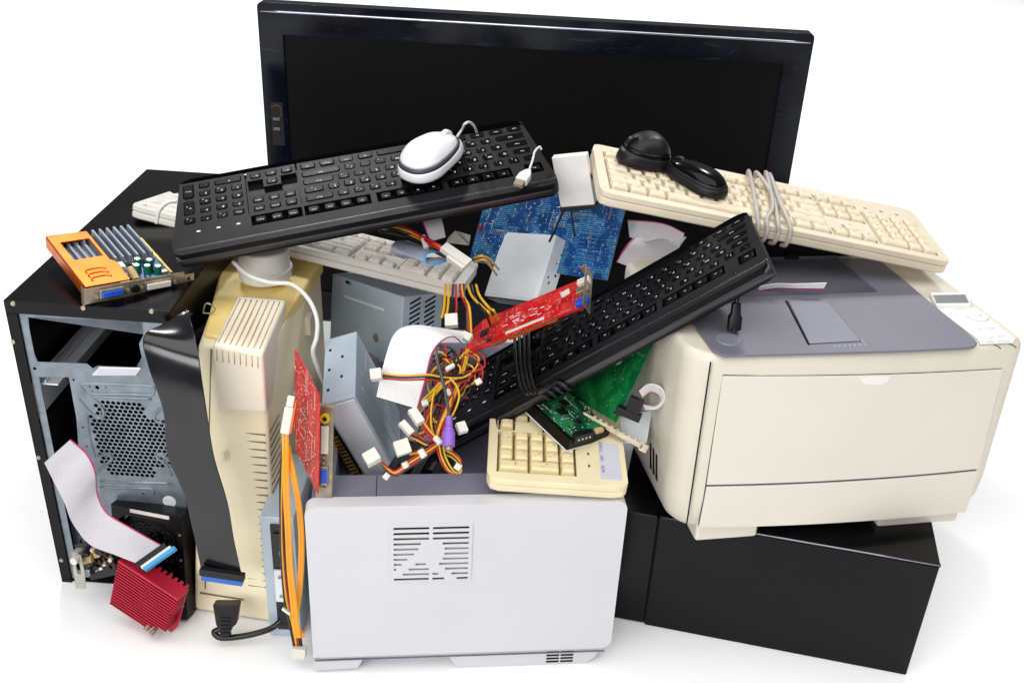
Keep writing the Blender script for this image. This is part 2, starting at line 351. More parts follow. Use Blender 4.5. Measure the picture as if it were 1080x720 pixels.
xf(bm, M4.Translation((.016, .02, .006)) @ UP); obj('slotted_bracket', bm, 'steel', t)
for px, py in ((14, 320), (88, 324.5), (160, 328)):
    c = LP(TL, 1, -.0002, px, py); bm = B(); cyl(bm, (c.x, 0, c.z), (c.x, -.002, c.z), .0032, .0026, 16); obj('screw', bm, 'nickel', t, .0003)
for px, py in ((14, 360), (41, 482), (65, 590)):
    c = LP(TL, 1, -.0002, px, py); bm = B(); cyl(bm, (c.x, 0, c.z), (c.x, -.002, c.z), .003, .0026, 16); obj('screw', bm, 'nickel', t, .0003)

# ------------------------------------------------------------------ computer case lying, right
TR = TM((.142, -.199, 0), (0, 0, math.degrees(-.198))); w, d, h = .378, .4, .177
t = thing('computer_case', 'glossy black computer case lying flat under the cream printer at the right', 'computer', TR)
bm = B(); bx(bm, .05, w, 0, d, 0, h - .003); obj('side_panel', bm, 'black_gloss', t, .0015)
bm = B(); bx(bm, .05, w + .0008, -.0008, .004, h - .003, h); bx(bm, .05, w + .0008, .0045, d, h - .003, h - .0015); obj('top_panel', bm, 'black_gloss', t, .0008)
bm = B(); bx(bm, 0, .0485, .0015, d - .002, .001, h - .002); obj('front_bezel', bm, 'black_gloss', t, .002)
bm = B(); bx(bm, .0485, .05, .002, d - .01, .002, h - .006); obj('seam', bm, 'dark_gap', t)
bm = B(); tube(bm, [(.052, -.0004, h - .0002), (w * .5, -.0004, h - .0002), (w, -.0004, h - .0002)], .0009, 8, k=2); obj('fold_highlight', bm, 'highlight_metal', t, smooth=True)  # bright bead stands in for the highlight on the folded black edge

# ------------------------------------------------------------------ white printer, front
T1 = TM((-.217, -.322, 0), (0, 0, math.degrees(.116))); w, d, h = .359, .38, .252
t = thing('laser_printer', 'white laser printer at the front seen from its vented side', 'printer', T1)
def ring(z, ins, r, x0=0, x1=w, y0=0, y1=d): return [(x, y, z) for x, y in rr(x0 + ins, x1 - ins, y0 + ins, y1 - ins, r)]
bm = B(); loft(bm, [ring(.022, .006, .008), ring(.024, .001, .01), ring(.03, 0, .011), ring(.15, 0, .011), ring(.196, 0, .011)]); obj('body', bm, 'printer_white', t, smooth=True)
hole = rr(.03, .235, .062, .33, .004)
# side shell: upright panel with rounded top corners, leaning out over the grey lid
fp = [l for l in rr(.0, w, .03, h + .001, (.002, .012, .012, .012), 8)]
p0 = l2g = None
def l1(px, py, y=0): q = LP(T1, 1, y, px, py); return (q.x, q.z)
vx0, vz1 = l1(412, 550); vx1, vz0 = l1(497, 610)
slots = []; ROWS = [[(0, .47), (.52, 1)]] * 3 + [[(0, .36), (.65, 1)], [(0, .33), (.68, 1)], [(0, .27), (.68, 1)], [(0, .18), (.66, 1)], [(0, .1), (.29, .43), (.61, 1)], [(0, .03), (.2, .47), (.69, 1)], [(.12, .47), (.52, .6), (.78, 1)], [(0, .47), (.52, .68), (.85, 1)]]
sx0, sz_0 = l1(415, 555.2); sx1, sz_1 = l1(493, 606.5); sp = (sz_1 - sz_0) / 10
for i, row in enumerate(ROWS):
    zc = sz_0 + i * sp
    for a, b in row: slots.append([(sx0 + (sx1 - sx0) * a, zc - .0016), (sx0 + (sx1 - sx0) * b, zc - .0016), (sx0 + (sx1 - sx0) * b, zc + .0016), (sx0 + (sx1 - sx0) * a, zc + .0016)])
bx0, bz1 = l1(577, 687); bx1_, bz0 = l1(604, 699)
bm = plate(fp, [[(sx0 - .003, sz_1 - .0025), (sx1 + .003, sz_1 - .0025), (sx1 + .003, sz_0 + .0025), (sx0 - .003, sz_0 + .0025)]], .018); xf(bm, M4.Translation((0, .0155, 0)) @ UP); obj('side_cover', bm, 'printer_white', t, .005, seg=3, ang=50).modifiers['bevel'].limit_method = 'NONE'
COVER = bpy.data.objects[-1] if False else None
bm = B(); bx(bm, sx0 - .006, sx1 + .006, .0145, .0165, sz_1 - .006, sz_0 + .006)
for a_, b_2, c_, d_2 in ((sx0 - .0029, sx0 - .0021, sz_1 - .002, sz_0 + .002), (sx1 + .0021, sx1 + .0029, sz_1 - .002, sz_0 + .002), (sx0 - .002, sx1 + .002, sz_1 - .0024, sz_1 - .0017), (sx0 - .002, sx1 + .002, sz_0 + .0017, sz_0 + .0024)): bx(bm, a_, b_2, -.001, .0144, c_, d_2)
obj('vent_backing', bm, 'dark_gap', t)
for i in range(12):
    zc = sz_0 + (i - .5) * sp; hh = .0013 if 0 < i < 11 else .0022
    bm = B(); bx(bm, sx0 - .005, sx1 + .005, -.0034, -.002, zc - hh * .8, zc + hh * .8); obj('vent_slat', bm, 'printer_white', t, .0008)
bm = B(); bx(bm, (sx0 + sx1) / 2 - .0018, (sx0 + sx1) / 2 + .0018, -.0032, -.0022, sz_1 - .003, sz_0 + .003); obj('vent_post', bm, 'printer_white', t, .0006)
bm = plate(rr(sx0 - .004, sx1 + .004, sz_1 - .003, sz_0 + .003, .002), slots, .0014); xf(bm, M4.Translation((0, -.0026, 0)) @ UP); obj('vent_grille', bm, 'printer_white', t)
bm = plate([(.003, h - .004 - .001)] and rr(.006, w - .006, .0165, d - .004, .008), [hole], .012); xf(bm, M4.Translation((0, 0, h - .0155))); obj('top_cover', bm, 'grey_lilac', t, .001)
bm = B()
for x0, x1, y0, y1 in ((.024, .03, .056, .336), (.235, .241, .056, .336), (.03, .235, .056, .062), (.03, .235, .33, .336)): bx(bm, x0, x1, y0, y1, .198, h - .016)
bx(bm, .03, .235, .062, .33, .197, .2); obj('output_tray', bm, 'grey_lilac', t)
sx = l1(397, 520, .03)[0]; bm = B(); bx(bm, sx - .0004, sx + .0004, .018, .06, h - .0036, h - .0032); obj('lid_seam', bm, 'dark_gap', t)
bm = B(); prism(bm, [l1(332, 709), l1(377, 706), l1(384, 696), l1(330, 697)], 0, .015, 0, M4.Translation((0, .017, 0)) @ UP); obj('foot', bm, 'printer_white', t, .0015)
bm = B(); prism(bm, [l1(482, 706), l1(618, 700.5), l1(628, 694), l1(634, 684), l1(470, 690), l1(474, 695)], 0, .015, 0, M4.Translation((0, .017, 0)) @ UP); obj('foot', bm, 'printer_white', t, .0015)
bm = B(); (xa, za), (xb, zb) = l1(331, 697), l1(639, 683); bx(bm, xa + .001, xb - .001, -.0003, .002, .0215, .0221); obj('skirt_seam', bm, 'grey_lilac', t)
bm = B(); bx(bm, .012, w - .012, .018, d - .02, .01, .022); obj('base', bm, 'printer_white', t)
for i in range(4):
    zc = bz0 + (bz1 - bz0) * (i + .5) / 4
    for a, b in ((bx0, bx0 * .5 + bx1_ * .5 - .001), (bx0 * .5 + bx1_ * .5 + .001, bx1_)):
        bm = B(); bx(bm, a, b, -.0006 + .002, .0046, zc - .0012, zc + .0012); obj('vent_slot', bm, 'dark_gap', t)

# ------------------------------------------------------------------ cream printer, right
T2 = TM((.2043, -.2542, .1785), (-1.63, .19, 11.26)); w, d, h = .392, .275, .2468
t = thing('laser_printer', 'cream laser printer with grey lid and small display resting on the black case', 'printer', T2)
def l3(px, py, y=0): q = LP(T2, 1, y, px, py); return (q.x, q.z)
def lt(px, py, z=h): q = LP(T2, 2, z, px, py); return (q.x, q.y)
rad = (.034, .022, .02, .02)
def outline(ins, bow=.008, r=rad, x0=-.012, x1=w, y0=-.004, y1=d):
    pts = rr(x0 + ins, x1 - ins, y0 + ins, y1 - ins, [max(q - ins * .5, .004) for q in r], 8); o = []
    # walk the front edge so it bows slightly outward
    for x, y in pts: o.append((x, y - bow * max(0, 1 - ((x - w / 2) / (w / 2)) ** 2) if y < .03 else y))
    mid = [(x1 * k / 10 + x0 * (1 - k / 10), y0 + ins - bow * max(0, 1 - ((x1 * k / 10 - w / 2) / (w / 2)) ** 2)) for k in range(2, 9)]
    return o + mid
bm = B(); loft(bm, [[(x, y, z) for x, y in outline(i)] for z, i in ((.006, .03), (.012, .016), (.022, .007), (.036, .002), (.06, 0), (.19, 0), (h - .012, 0), (h - .006, .001), (h - .0025, .003), (h - .0005, .0065))], cap=False); obj('body', bm, 'printer_cream_side', t, smooth=True)
tray = [(.035, .135), (.275, .135), (.275, .25), (.035, .25)]
rim = outline(0); 
bm = plate(outline(.006), [tray], .003); xf(bm, M4.Translation((0, 0, h - .003))); obj('top_rim', bm, 'printer_cream_side', t)
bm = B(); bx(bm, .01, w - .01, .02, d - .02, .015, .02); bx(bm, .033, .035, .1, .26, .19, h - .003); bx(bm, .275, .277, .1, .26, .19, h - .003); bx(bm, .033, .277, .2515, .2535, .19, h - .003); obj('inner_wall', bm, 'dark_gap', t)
# grey lid with its sunken tray
q_ = [lt(*a, h + .003) for a in ((765, 375), (960, 369.5), (1023, 366.5), (1028, 365), (1031, 361.5), (1028.6, 358), (960, 300.7), (925, 272))]
pts = [(.014, q_[0][1] + .012), (.020, q_[0][1] + .003)] + q_ + [(.014, q_[-1][1])]
bm = plate(pts, [[(.036, .136), (.274, .136), (.274, .249), (.036, .249)]], .003); xf(bm, M4.Translation((0, 0, h + .0004))); obj('grey_lid', bm, 'printer_grey', t, .001)
zt = h - .024; bm = B()
hexa(bm, [V((.04, .134, h - .002)), V((.21, .134, h - .002)), V((.21, .249, zt)), V((.04, .249, zt))], [V((.04, .134, h + .0032)), V((.21, .134, h + .0032)), V((.21, .249, zt + .002)), V((.04, .249, zt + .002))])
hexa(bm, [V((.21, .134, h - .003)), V((.275, .134, h - .003)), V((.275, .249, h - .003)), V((.21, .249, zt - .001))], [V((.21, .134, h + .0032)), V((.275, .134, h + .0032)), V((.275, .249, h + .0032)), V((.21, .249, zt + .002))])
bx(bm, .035, .041, .135, .249, zt - .004, h + .003); obj('output_tray', bm, 'printer_grey', t, .0006)
bm = B(); bx(bm, .041, .274, .2495, .2512, .202, h + .004); obj('exit_wall', bm, 'printer_grey', t)
for i in range(6):
    x = .06 + i * .028; bm = B(); bx(bm, x, x + (.018 if i % 2 else .006), .243, .2505, h - .010 + .004 * (i % 2), h + .010); obj('exit_tab', bm, 'black_plastic', t, .001)
bm = B(); bx(bm, .13, .30, .2545, .274, h + .0005, h + .030); obj('rear_hood', bm, 'black_plastic', t, .003)
# paper stop: rectangle pressed into the lid
q = [lt(831, 321), lt(872, 321), lt(907, 363), lt(853, 366)]
bm = B(); a = [V((x, y, h + .0036)) for x, y in q]; hexa(bm, a[::-1], [v + V((0, 0, .0012)) for v in a[::-1]]); obj('paper_stop', bm, 'grey_lilac', t, .0006)
bm = B(); f = [a[0] + V((-.004, .004, 0)), a[3] + V((-.003, -.002, 0))]; tube(bm, [a[0] + V((-.002, .002, 0)), a[3] + V((-.001, -.001, 0))], .0012, 6, k=2); tube(bm, [a[0], a[1]], .0008, 6, k=2); tube(bm, [a[1], a[2]], .0007, 6, k=2); obj('stop_edge', bm, 'dark_gap', t)
c = lt(768, 361); bm = B(); cyl(bm, (c[0], c[1], h + .003), (c[0], c[1], h + .0048), .0155, .0145, 32); obj('lid_button', bm, 'grey_lilac', t, .0006)
bm = B()
for i in range(7):
    for j in range(2): 
        c = lt(880 + i * 5.2 - j * 2, 368 - j * 4 - i * .3); cyl(bm, (c[0], c[1], h + .003), (c[0], c[1], h + .0037), .0009, .0009, 8)
obj('raised_dots', bm, 'sticker', t)
# front door, tray panel
fy = -.0045
def fpan(name, quad, m, mi=.0035):
    """front panel that follows the bow of the body"""
    (xa, za), (xb, zb), (xc, zc), (xd, zd) = quad; rows = []; bm = B(); N = 12
    for (l_, r_) in (((xa, za), (xb, zb)), ((xd, zd), (xc, zc))):
        rows.append([(l_[0] + (r_[0] - l_[0]) * k / N, l_[1] + (r_[1] - l_[1]) * k / N) for k in range(N + 1)])
    def yy(x): return -.004 - .008 * max(0, 1 - ((x - w / 2) / (w / 2)) ** 2) 
    fr = [[bm.verts.new((x, yy(x) - mi, z)) for x, z in r] for r in rows]; bk = [[bm.verts.new((x, yy(x) + .003, z)) for x, z in r] for r in rows]
    for k in range(N):
        bm.faces.new((fr[1][k], fr[1][k + 1], fr[0][k + 1], fr[0][k])); bm.faces.new((bk[0][k], bk[0][k + 1], bk[1][k + 1], bk[1][k]))
        bm.faces.new((fr[0][k], fr[0][k + 1], bk[0][k + 1], bk[0][k])); bm.faces.new((bk[1][k], bk[1][k + 1], fr[1][k + 1], fr[1][k]))
    for k in (0, N): bm.faces.new((fr[0][k], bk[0][k], bk[1][k], fr[1][k]))
    bmesh.ops.recalc_face_normals(bm, faces=bm.faces[:]); return obj(name, bm, m, t, .0012, ang=40)
fpan('front_door', [l3(760, 393), l3(1054, 386), l3(1029, 490.5), l3(743, 507)], 'printer_cream', .0025)
fpan('paper_drawer', [l3(743, 509), l3(1029, 492.5), l3(1015, 536), l3(735, 552)], 'printer_cream', .0025)
fpan('seam', [l3(760, 392), l3(1054, 385.5), l3(1015, 536), l3(735, 551)], 'mouse_band', .0008)
q = [l3(899, 391), l3(932, 390), l3(929, 396), l3(924, 398.5), l3(908, 399), l3(902, 396)]
bm = B(); prism(bm, q, 0, .002, 0, M4.Translation((0, -.013, 0)) @ UP); obj('door_latch', bm, 'panel_white', t, .0005)
for x0, x1, (xa, za), (xb, zb) in ((.01, .1, l3(733, 556), l3(800, 553)), (.26, .37, l3(925, 548), l3(1010, 544))):
    bm = B(); bx(bm, xa + .002, xb, -.001, .1, -.004, .02); obj('foot', bm, 'printer_cream', t, .004, seg=3)
x0, z0 = l3(748, 378); bm = B(); bx(bm, x0 - .0004, x0 + .0002, -.0068, -.004, .02, h - .006); obj('side_seam', bm, 'dark_gap', t)
for i in range(3):
    p = V((-.0125, .05 + i * .012, .05)); bm = B(); hexa(bm, [p + V((0, 0, 0)), p + V((0, .006, 0)), p + V((0, .006 + .01, .03)), p + V((0, .01, .03))], [p + V((.0008, 0, 0)), p + V((.0008, .006, 0)), p + V((.0008, .016, .03)), p + V((.0008, .01, .03))]); obj('side_vent', bm, 'dark_gap', t)
# control panel
cp = [lt(1036, 352), lt(1040, 346), lt(984, 306), lt(1012, 300), lt(1074, 347), lt(1073, 353)]
def cpn(px, py, dz=.0035): x, y = lt(px, py, h + dz); return V((x, y, h + dz))
bm = B(); prism(bm, [(p.x, p.y) for p in [cpn(*a, .002) for a in ((1034, 362), (1069, 360.5), (1071, 357), (1032, 326), (1024, 323), (987, 324), (1031, 357))]], h + .0002, h + .002); obj('control_panel', bm, 'panel_white', t, .0008)
bm = B(); q = [cpn(*a, .006) for a in ((981, 308), (1021, 308), (1025, 321.5), (988, 322))]; prism(bm, [(p.x, p.y) for p in q][::-1], h + .0002, h + .006); obj('display_housing', bm, 'panel_white', t, .0015)
bm = B(); q = [cpn(*a, .0064) for a in ((984, 311), (1018, 310.5), (1022, 319), (988, 319.5))]; prism(bm, [(p.x, p.y) for p in q][::-1], h + .006, h + .0064); obj('display', bm, 'lcd', t)
bm = B(); c = cpn(1031, 334, .002); cyl(bm, c, c + V((0, 0, .0025)), .0135, .012, 36); obj('dial_ring', bm, 'white_plastic', t, .0012)
for px, py, r, z0 in ((1030, 331, .006, .0045), (1006, 331, .0045, .002), (1031, 346, .0045, .002), (1043, 354.5, .0045, .002)):
    c = cpn(px, py, z0); bm = B(); cyl(bm, c, c + V((0, 0, .0016)), r, r * .85, 28); obj('panel_button', bm, 'white_plastic', t, .0006)
for px, py in ((1050, 370), (1066, 369)):
    c = cpn(px, py - 4, 0); bm = B(); tube(bm, [c + V((0, .004, .0008)), c + V((.003, 0, .0008)), c + V((.003, -.005, .0006))], .0008, 6); obj('indicator_mark', bm, 'legend_grey', t)
fm = T2.to_3x3()
for s_, px, py in (('Menu', 1013, 326), ('On Line', 1045, 346), ('Cancel', 1056, 354.5), ('Ready', 1044, 360), ('Attention', 1059, 359.5)):
    c = cpn(px, py, .0023); bm = B(); text(bm, s_, .0036, M4.Translation(c)); obj('printed_text', bm, 'legend_grey', t)

# ------------------------------------------------------------------ yellowed desktop case
t = thing('device_housing', 'yellowed beige upright device housing with vented cream cap beside the tower', 'computer', M4.Translation((-.34, -.1, 0)))
MWH = M4.Translation((-.34, -.1, 0)); iv = MWH.inverted()
def W2(p): return iv @ p
fb = [PZ(204, 643, .002), PZ(291, 657, .002)]; y0 = (fb[0].y + fb[1].y) / 2
tf = [PY(209, 362, -.205), PY(279, 374, -.205)]
tbk = [PY(240, 270, .06), PY(338, 276, .06)]
ext = V((.0, .24, 0))
lo = [fb[0], fb[1], V((-.262, .05, .002)), V((-.36, .05, .002))]
bm = B()
loop = [[fb[0], fb[1], tf[1], tf[0]], [fb[0].lerp(lo[3], .02) + V((0, .001, 0)), fb[1], tf[1], tf[0]]]
bkq = [V((-.355, .07, .002)), V((-.262, .07, .002)), tbk[1], tbk[0]]
hexa(bm, [W2(v) for v in (fb[0], fb[1], tf[1], tf[0])], [W2(v) for v in bkq]); obj('housing', bm, 'yellow_pale', t, .006, seg=3)
hb = B(); g = [PY(222, 318, -.1), PY(312, 322, -.1), tbk[1] + V((.002, .002, .003)), tbk[0] + V((-.002, .002, .003))]
top = [W2(v) for v in (tf[0] + V((.002, .015, .004)), tf[1] + V((-.002, .015, .004)), tbk[1] + V((.004, 0, .004)), tbk[0] + V((-.004, 0, .004)))]
hexa(hb, [v - V((0, 0, .02)) for v in top], top); obj('top_shell', hb, 'yellowed', t, .004, seg=3)
# cream vented cap hugging the front top
c0 = [PY(228, 432, -.222), PY(281, 436, -.222), PY(278, 378, -.213), PY(225, 369, -.213)]
c1 = [PY(251, 432, -.10), PY(304, 400, -.10), PY(303, 321, -.10), PY(252, 317, -.10)]
bm = B(); up_c = V((0, -.002, .007)); c0 = [c0[0], c0[1], c0[2] + up_c, c0[3] + up_c]; c1 = [c1[0], c1[1], c1[2] + up_c * 1.2, c1[3] + up_c * 1.2]
hexa(bm, [W2(v) for v in c0], [W2(v) for v in c1]); obj('vent_cap', bm, 'cap_cream', t, .004, seg=4)
bm = B()
for i in range(8):
    u = (i + .7) / 8.6
    a = W2(c0[3].lerp(c0[2], u)); b = W2(c1[3].lerp(c1[2], u)); n_ = (W2(c0[2]) - W2(c0[3])).cross(b - a).normalized()
    if n_.z < 0: n_ = -n_
    tube(bm, [a.lerp(b, .93) + n_ * .0002, a.lerp(b, .5) + n_ * .0002, a.lerp(b, .07) + n_ * .0002], .0007, 8, k=5); dn = (W2(c0[0]) - W2(c0[3])).normalized(); tube(bm, [a + dn * .004 + V((0, -.0002, 0)), a + dn * .018 + V((0, -.0002, 0))], .0007, 6, k=1)
obj('cap_groove', bm, 'tan', t, smooth=True)
bm = B(); tube(bm, [W2(tf[0].lerp(tf[1], .2).lerp(fb[0].lerp(fb[1], .14), k)) + V((0, -.0008, 0)) for k in (.01, .3, .6, .9)], .0009, 6, k=2); obj('shell_seam', bm, 'cream_well', t)
# vent slits wrapped over the right front corner
for i in range(22):
    py = 452 + i * 7.8; a = PY(257 + i * .25, py, 0); pts = []
    tt = (py - 374) / (657 - 374); fr = tf[1].lerp(fb[1], tt); fl = tf[0].lerp(fb[0], tt + .01); bk_ = bkq[2].lerp(bkq[1], tt)
    a = W2(fr.lerp(fl, .32)); b = W2(fr); c = W2(fr.lerp(bk_, .16)); o1 = V((0, -.0004, 0)); o2 = V((.0006, 0, 0))
    bm = B(); tube(bm, [a + o1, b.lerp(a, .1) + o1], .0009, 6, k=1); tube(bm, [b.lerp(c, .15) + o2, c + o2], .0009, 6, k=1); obj('vent_slit', bm, 'cream_well', t)
a = [W2(PY(*q, -.232)) for q in ((210, 615), (262, 630), (262, 640), (210, 628))]
bm = B(); tube(bm, [W2(tf[0].lerp(fb[0], .92).lerp(tf[1].lerp(fb[1], .92), k)) + V((0, -.001, 0)) for k in (.08, .5, .62)], .001, 6, k=3); obj('moulded_line', bm, 'cream_well', t)
q = PY(236, 480, -.222); bm = B(); hexa(bm, [W2(q + V(v)) for v in ((-.002, -.003, -.008), (.002, -.003, -.008), (.002, -.003, .006), (-.002, -.003, .006))], [W2(q + V(v)) for v in ((-.002, .002, -.008), (.002, .002, -.008), (.002, .002, .006), (-.002, .002, .006))]); obj('latch_tab', bm, 'cap_cream', t, .0008)
c = PZ(280, 292, .385); bm = B(); cyl(bm, W2(c), W2(c + V((0, 0, .042))), .033, .031, 40); obj('round_neck', bm, 'white_plastic', t, .003, seg=3)
bm = B(); cyl(bm, W2(c + V((0, 0, .012))), W2(c + V((0, 0, .016))), .0345, .0345, 40); obj('neck_collar', bm, 'white_plastic', t, .001)
q = PY(318, 344, -.03); bm = B(); bx(bm, -.008, .012, -.003, .02, -.012, .012, 0, M4.Translation(W2(q))); obj('side_clip', bm, 'cap_cream', t, .001)
q = PY(214, 330, -.14); bm = B(); tube(bm, [W2(q + V(v)) for v in ((0, 0, 0), (.004, 0, .012), (.010, 0, .012), (.014, .004, .004), (.008, .004, -.002), (0, 0, 0))], .0009, 6, k=3); obj('wire_hook', bm, 'nickel', t)
q = PY(203, 355, -.17); bm = B(); bx(bm, -.004, .004, 0, .08, -.004, .002, 0, M4.Translation(W2(q)) @ M4.Rotation(-.35, 4, 'Z')); obj('corner_slot', bm, 'dark_gap', t)

# ------------------------------------------------------------------ keyboards
def layout():
    ks = []; A = lambda x, y, w=1, h=1, s='': ks.append((x, y, w, h, s))
    y = 5.35; A(0, y, s='Esc')
    for i in range(12): A(2 + i + (.5 if i > 3 else 0) + (.5 if i > 7 else 0), y, s='F%d' % (i + 1))
    for i, s in enumerate(('PrtSc', 'Scroll', 'Pause')): A(15.25 + i, y, s=s)
    for i, s in enumerate('`1234567890-='): A(i, 4, s=s)
    A(13, 4, 2, s='Back')
    for i, s in enumerate(('Ins', 'Home', 'PgUp')): A(15.25 + i, 4, s=s)
    A(0, 3, 1.5, s='Tab')
    for i, s in enumerate('QWERTYUIOP[]'): A(1.5 + i, 3, s=s)
    A(13.5, 3, 1.5, s='\\')
    for i, s in enumerate(('Del', 'End', 'PgDn')): A(15.25 + i, 3, s=s)
    A(0, 2, 1.75, s='Caps')
    for i, s in enumerate("ASDFGHJKL;'"): A(1.75 + i, 2, s=s)
    A(12.75, 2, 2.25, s='Enter')
    A(0, 1, 2.25, s='Shift')
    for i, s in enumerate('ZXCVBNM,./'): A(2.25 + i, 1, s=s)
    A(12.25, 1, 2.75, s='Shift'); A(16.25, 1, s='^')
    x = 0
    for wd, s in ((1.25, 'Ctrl'), (1.25, 'Win'), (1.25, 'Alt'), (6.25, ''), (1.25, 'Alt'), (1.25, 'Win'), (1.25, 'Menu'), (1.25, 'Ctrl')): A(x, 0, wd, s=s); x += wd
    for i, s in enumerate('<v>'): A(15.25 + i, 0, s=s)
    for r, row in enumerate((('Num', '/', '*', '-'), ('7', '8', '9'), ('4', '5', '6'), ('1', '2', '3'))):
        for i, s in enumerate(row): A(18.5 + i, 4 - r, s=s)
    A(21.5, 2, 1, 2, '+'); A(21.5, 0, 1, 2, 'Enter'); A(18.5, 0, 2, s='0'); A(20.5, 0, s='.')
    return ks
def keyboard(root, L, D, T, st, flip=False, rear=.022, front=.012, side=.014, taper=0, xmin=None):
    """L long (x), D deep (y), T thick; keys near y=0 are the space row unless flipped"""
    fm, km, wm, lm = st; ux = (L - 2 * side) / 22.5; uy = (D - rear - front) / 6.4; kt = T + (.0012 if flip else .0045)
    Tt = M4.Translation((L, D, 0)) @ M4.Rotation(math.pi, 4, 'Z') if flip else I4
    wells = [(0, 0, 15, 5), (18.5, 0, 22.5, 5), (15.25, 3, 18.25, 5), (0, 5.35, 1, 6.35), (2, 5.35, 6, 6.35), (6.5, 5.35, 10.5, 6.35), (11, 5.35, 15, 6.35), (15.25, 5.35, 18.25, 6.35)]
    g = .0012; wells = [q for q in wells if xmin is None or q[0] >= xmin]
    def pt(x, y, sx=0, sy=0): return (side + x * ux + sx * g, front + y * uy + sy * g)
    holes = [[pt(a, b, -1, -1), pt(c, b, 1, -1), pt(c, e, 1, 1), pt(a, e, -1, 1)] for a, b, c, e in wells]
    holes.append([pt(15.25, 0, -1, -1), pt(18.25, 0, 1, -1), pt(18.25, 1, 1, 1), pt(17.25, 1, 1, 1), pt(17.25, 2, 1, 1), pt(16.25, 2, -1, 1), pt(16.25, 1, -1, 1), pt(15.25, 1, -1, 1)])
    dx = taper
    c = .014
    if xmin is not None: body_x = side + (xmin - .4) * ux
    out = [(c + dx * 1.0, 0), (L - c - dx, 0), (L - dx - .003, .004), (L - dx * .9, c), (L, D - c * 1.2), (L - .003, D - .004), (L - c * .7, D), (c * .7, D), (.003, D - .004), (0, D - c * 1.2), (dx * .9, c), (dx + .003, .004)]
    if xmin is not None: out = [(x if x > L / 2 else body_x, y) for x, y in out if x > L / 2 or y in (0, D)]
    bm = B(); prism(bm, out, 0, T - .0075); xf(bm, Tt); obj('body', bm, fm, root, .003, seg=3)
    bm = plate(out, holes, .0073); xf(bm, Tt @ M4.Translation((0, 0, T - .0073))); o = obj('top_frame', bm, fm, root, .0009, seg=2, ang=50)
    if flip:                                                        # broad rounded roll along the rear edge
        pr = [(D - .014, T + .0004), (D - .010, T + .0002), (D - .005, T - .0016), (D - .001, T - .0052), (D + .001, T - .010), (D, T - .015), (D - .003, .0002), (D - .010, -.0006), (D - .014, 0)]
        bm = B(); loft(bm, [[(x, y - k * .6, z) if y > D - .013 else (x, y, z) for y, z in pr] for x, k in ((.0005, .006), (.004, .002), (.012, 0), (L - .012, 0), (L - .004, .002), (L - .0005, .006))]); xf(bm, Tt); obj('rear_roll', bm, 'kb_roll', root, smooth=True)
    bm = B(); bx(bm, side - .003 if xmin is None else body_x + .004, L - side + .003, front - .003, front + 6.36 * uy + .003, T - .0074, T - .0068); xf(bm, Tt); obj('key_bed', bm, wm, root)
    ks = [q for q in layout() if xmin is None or q[0] >= xmin]; rest = B(); rest_n = 0
    for i, (x, y, kw, kh, s) in enumerate(ks):
        bm = B() if i < 100 else rest
        x0, y0 = pt(x, y); x1, y1 = pt(x + kw, y + kh); gp = .0007; z0, z1 = T - .0068, kt + (.0006 if y > 4.5 else 0)
        j = random.uniform(-.0003, .0003)
        def rg(ins, z, off=0): return [(a, b, z) for a, b in rr(x0 + gp + ins, x1 - gp - ins, y0 + gp + ins + off * .3, y1 - gp - ins + off * .6, .0012 + ins * .3, 2)]
        loft(bm, [rg(0, z0), rg(.0014, z1 - .0022, .0004), rg(.0028, z1 - .0006 + j, .0012), rg(.0036, z1 - .0002 + j, .0012)][:], 0)
        if s:
            sz = .0058 if len(s) == 1 else .0034
            al = 'CENTER'; text(bm, s, sz, M4.Translation(((x0 + x1) / 2 - (.0018 if len(s) == 1 else 0), (y0 + y1) / 2 + .0022, z1 + j)), 1, al)
            if len(s) == 1 and y > .5: text(bm, random.choice('.:-+o'), .004, M4.Translation(((x0 + x1) / 2 + .0022, (y0 + y1) / 2 - .0018, z1 + j)), 1)
        if i < 100: xf(bm, Tt); obj('key', bm, [km, lm], root, smooth=False)
    if rest.verts: xf(rest, Tt); tag(obj('key', rest, [km, lm], root), kind='stuff')
    # indicator row above the numeric block
    for i in range(3):
        a = pt(19.1 + i * 1.2, 5.9); bm = B(); bx(bm, a[0] - .0022, a[0] + .0022, a[1] - .0012, a[1] + .0012, T - .0002, T + .0004); xf(bm, Tt); obj('indicator_lamp', bm, lm, root)
    return Tt, pt
BLK = ('kb_frame', 'kb_key', 'kb_well', 'legend_white')
TK1 = TM((-.3952, -.1294, .4368), (14.17, -9.05, 14.3))
k1 = thing('keyboard', 'black keyboard lying upside round across the top with white mouse on it', 'keyboard', TK1)
keyboard(k1, .465, .152, .0198, BLK, True, .031, .010, .012, .012)
TK2 = TM((-.0818, -.168, .2153), (4.22, -38.32, -6.54))
k2 = thing('keyboard', 'black keyboard sloping down diagonally in the middle with its cord coiled round', 'keyboard', TK2)
for ch in k1.children:
    c = ch.copy(); COL.objects.link(c); c.parent = k2
TK3 = TM((.0934, -.044, .5117), (3.41, 9.78, 2.35))
k3 = thing('keyboard', 'cream keyboard at upper right under two black mice with grey cord wrapped round', 'keyboard', TK3)
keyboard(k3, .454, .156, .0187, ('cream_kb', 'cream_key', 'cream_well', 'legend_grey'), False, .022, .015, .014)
TK4 = TM((-.5177, .0535, .4229), (-12, 8.28, -8.06))
k4 = thing('keyboard', 'off-white keyboard pinned under the upper black keyboard in the middle', 'keyboard', TK4)
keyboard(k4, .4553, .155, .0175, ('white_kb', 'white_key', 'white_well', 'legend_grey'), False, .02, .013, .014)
TK5 = TM((-.0207, -.2868, .2597), (3.72, 1.61, .98)) @ M4.Translation((0, .44, 0)) @ M4.Rotation(-math.pi / 2, 4, 'Z')
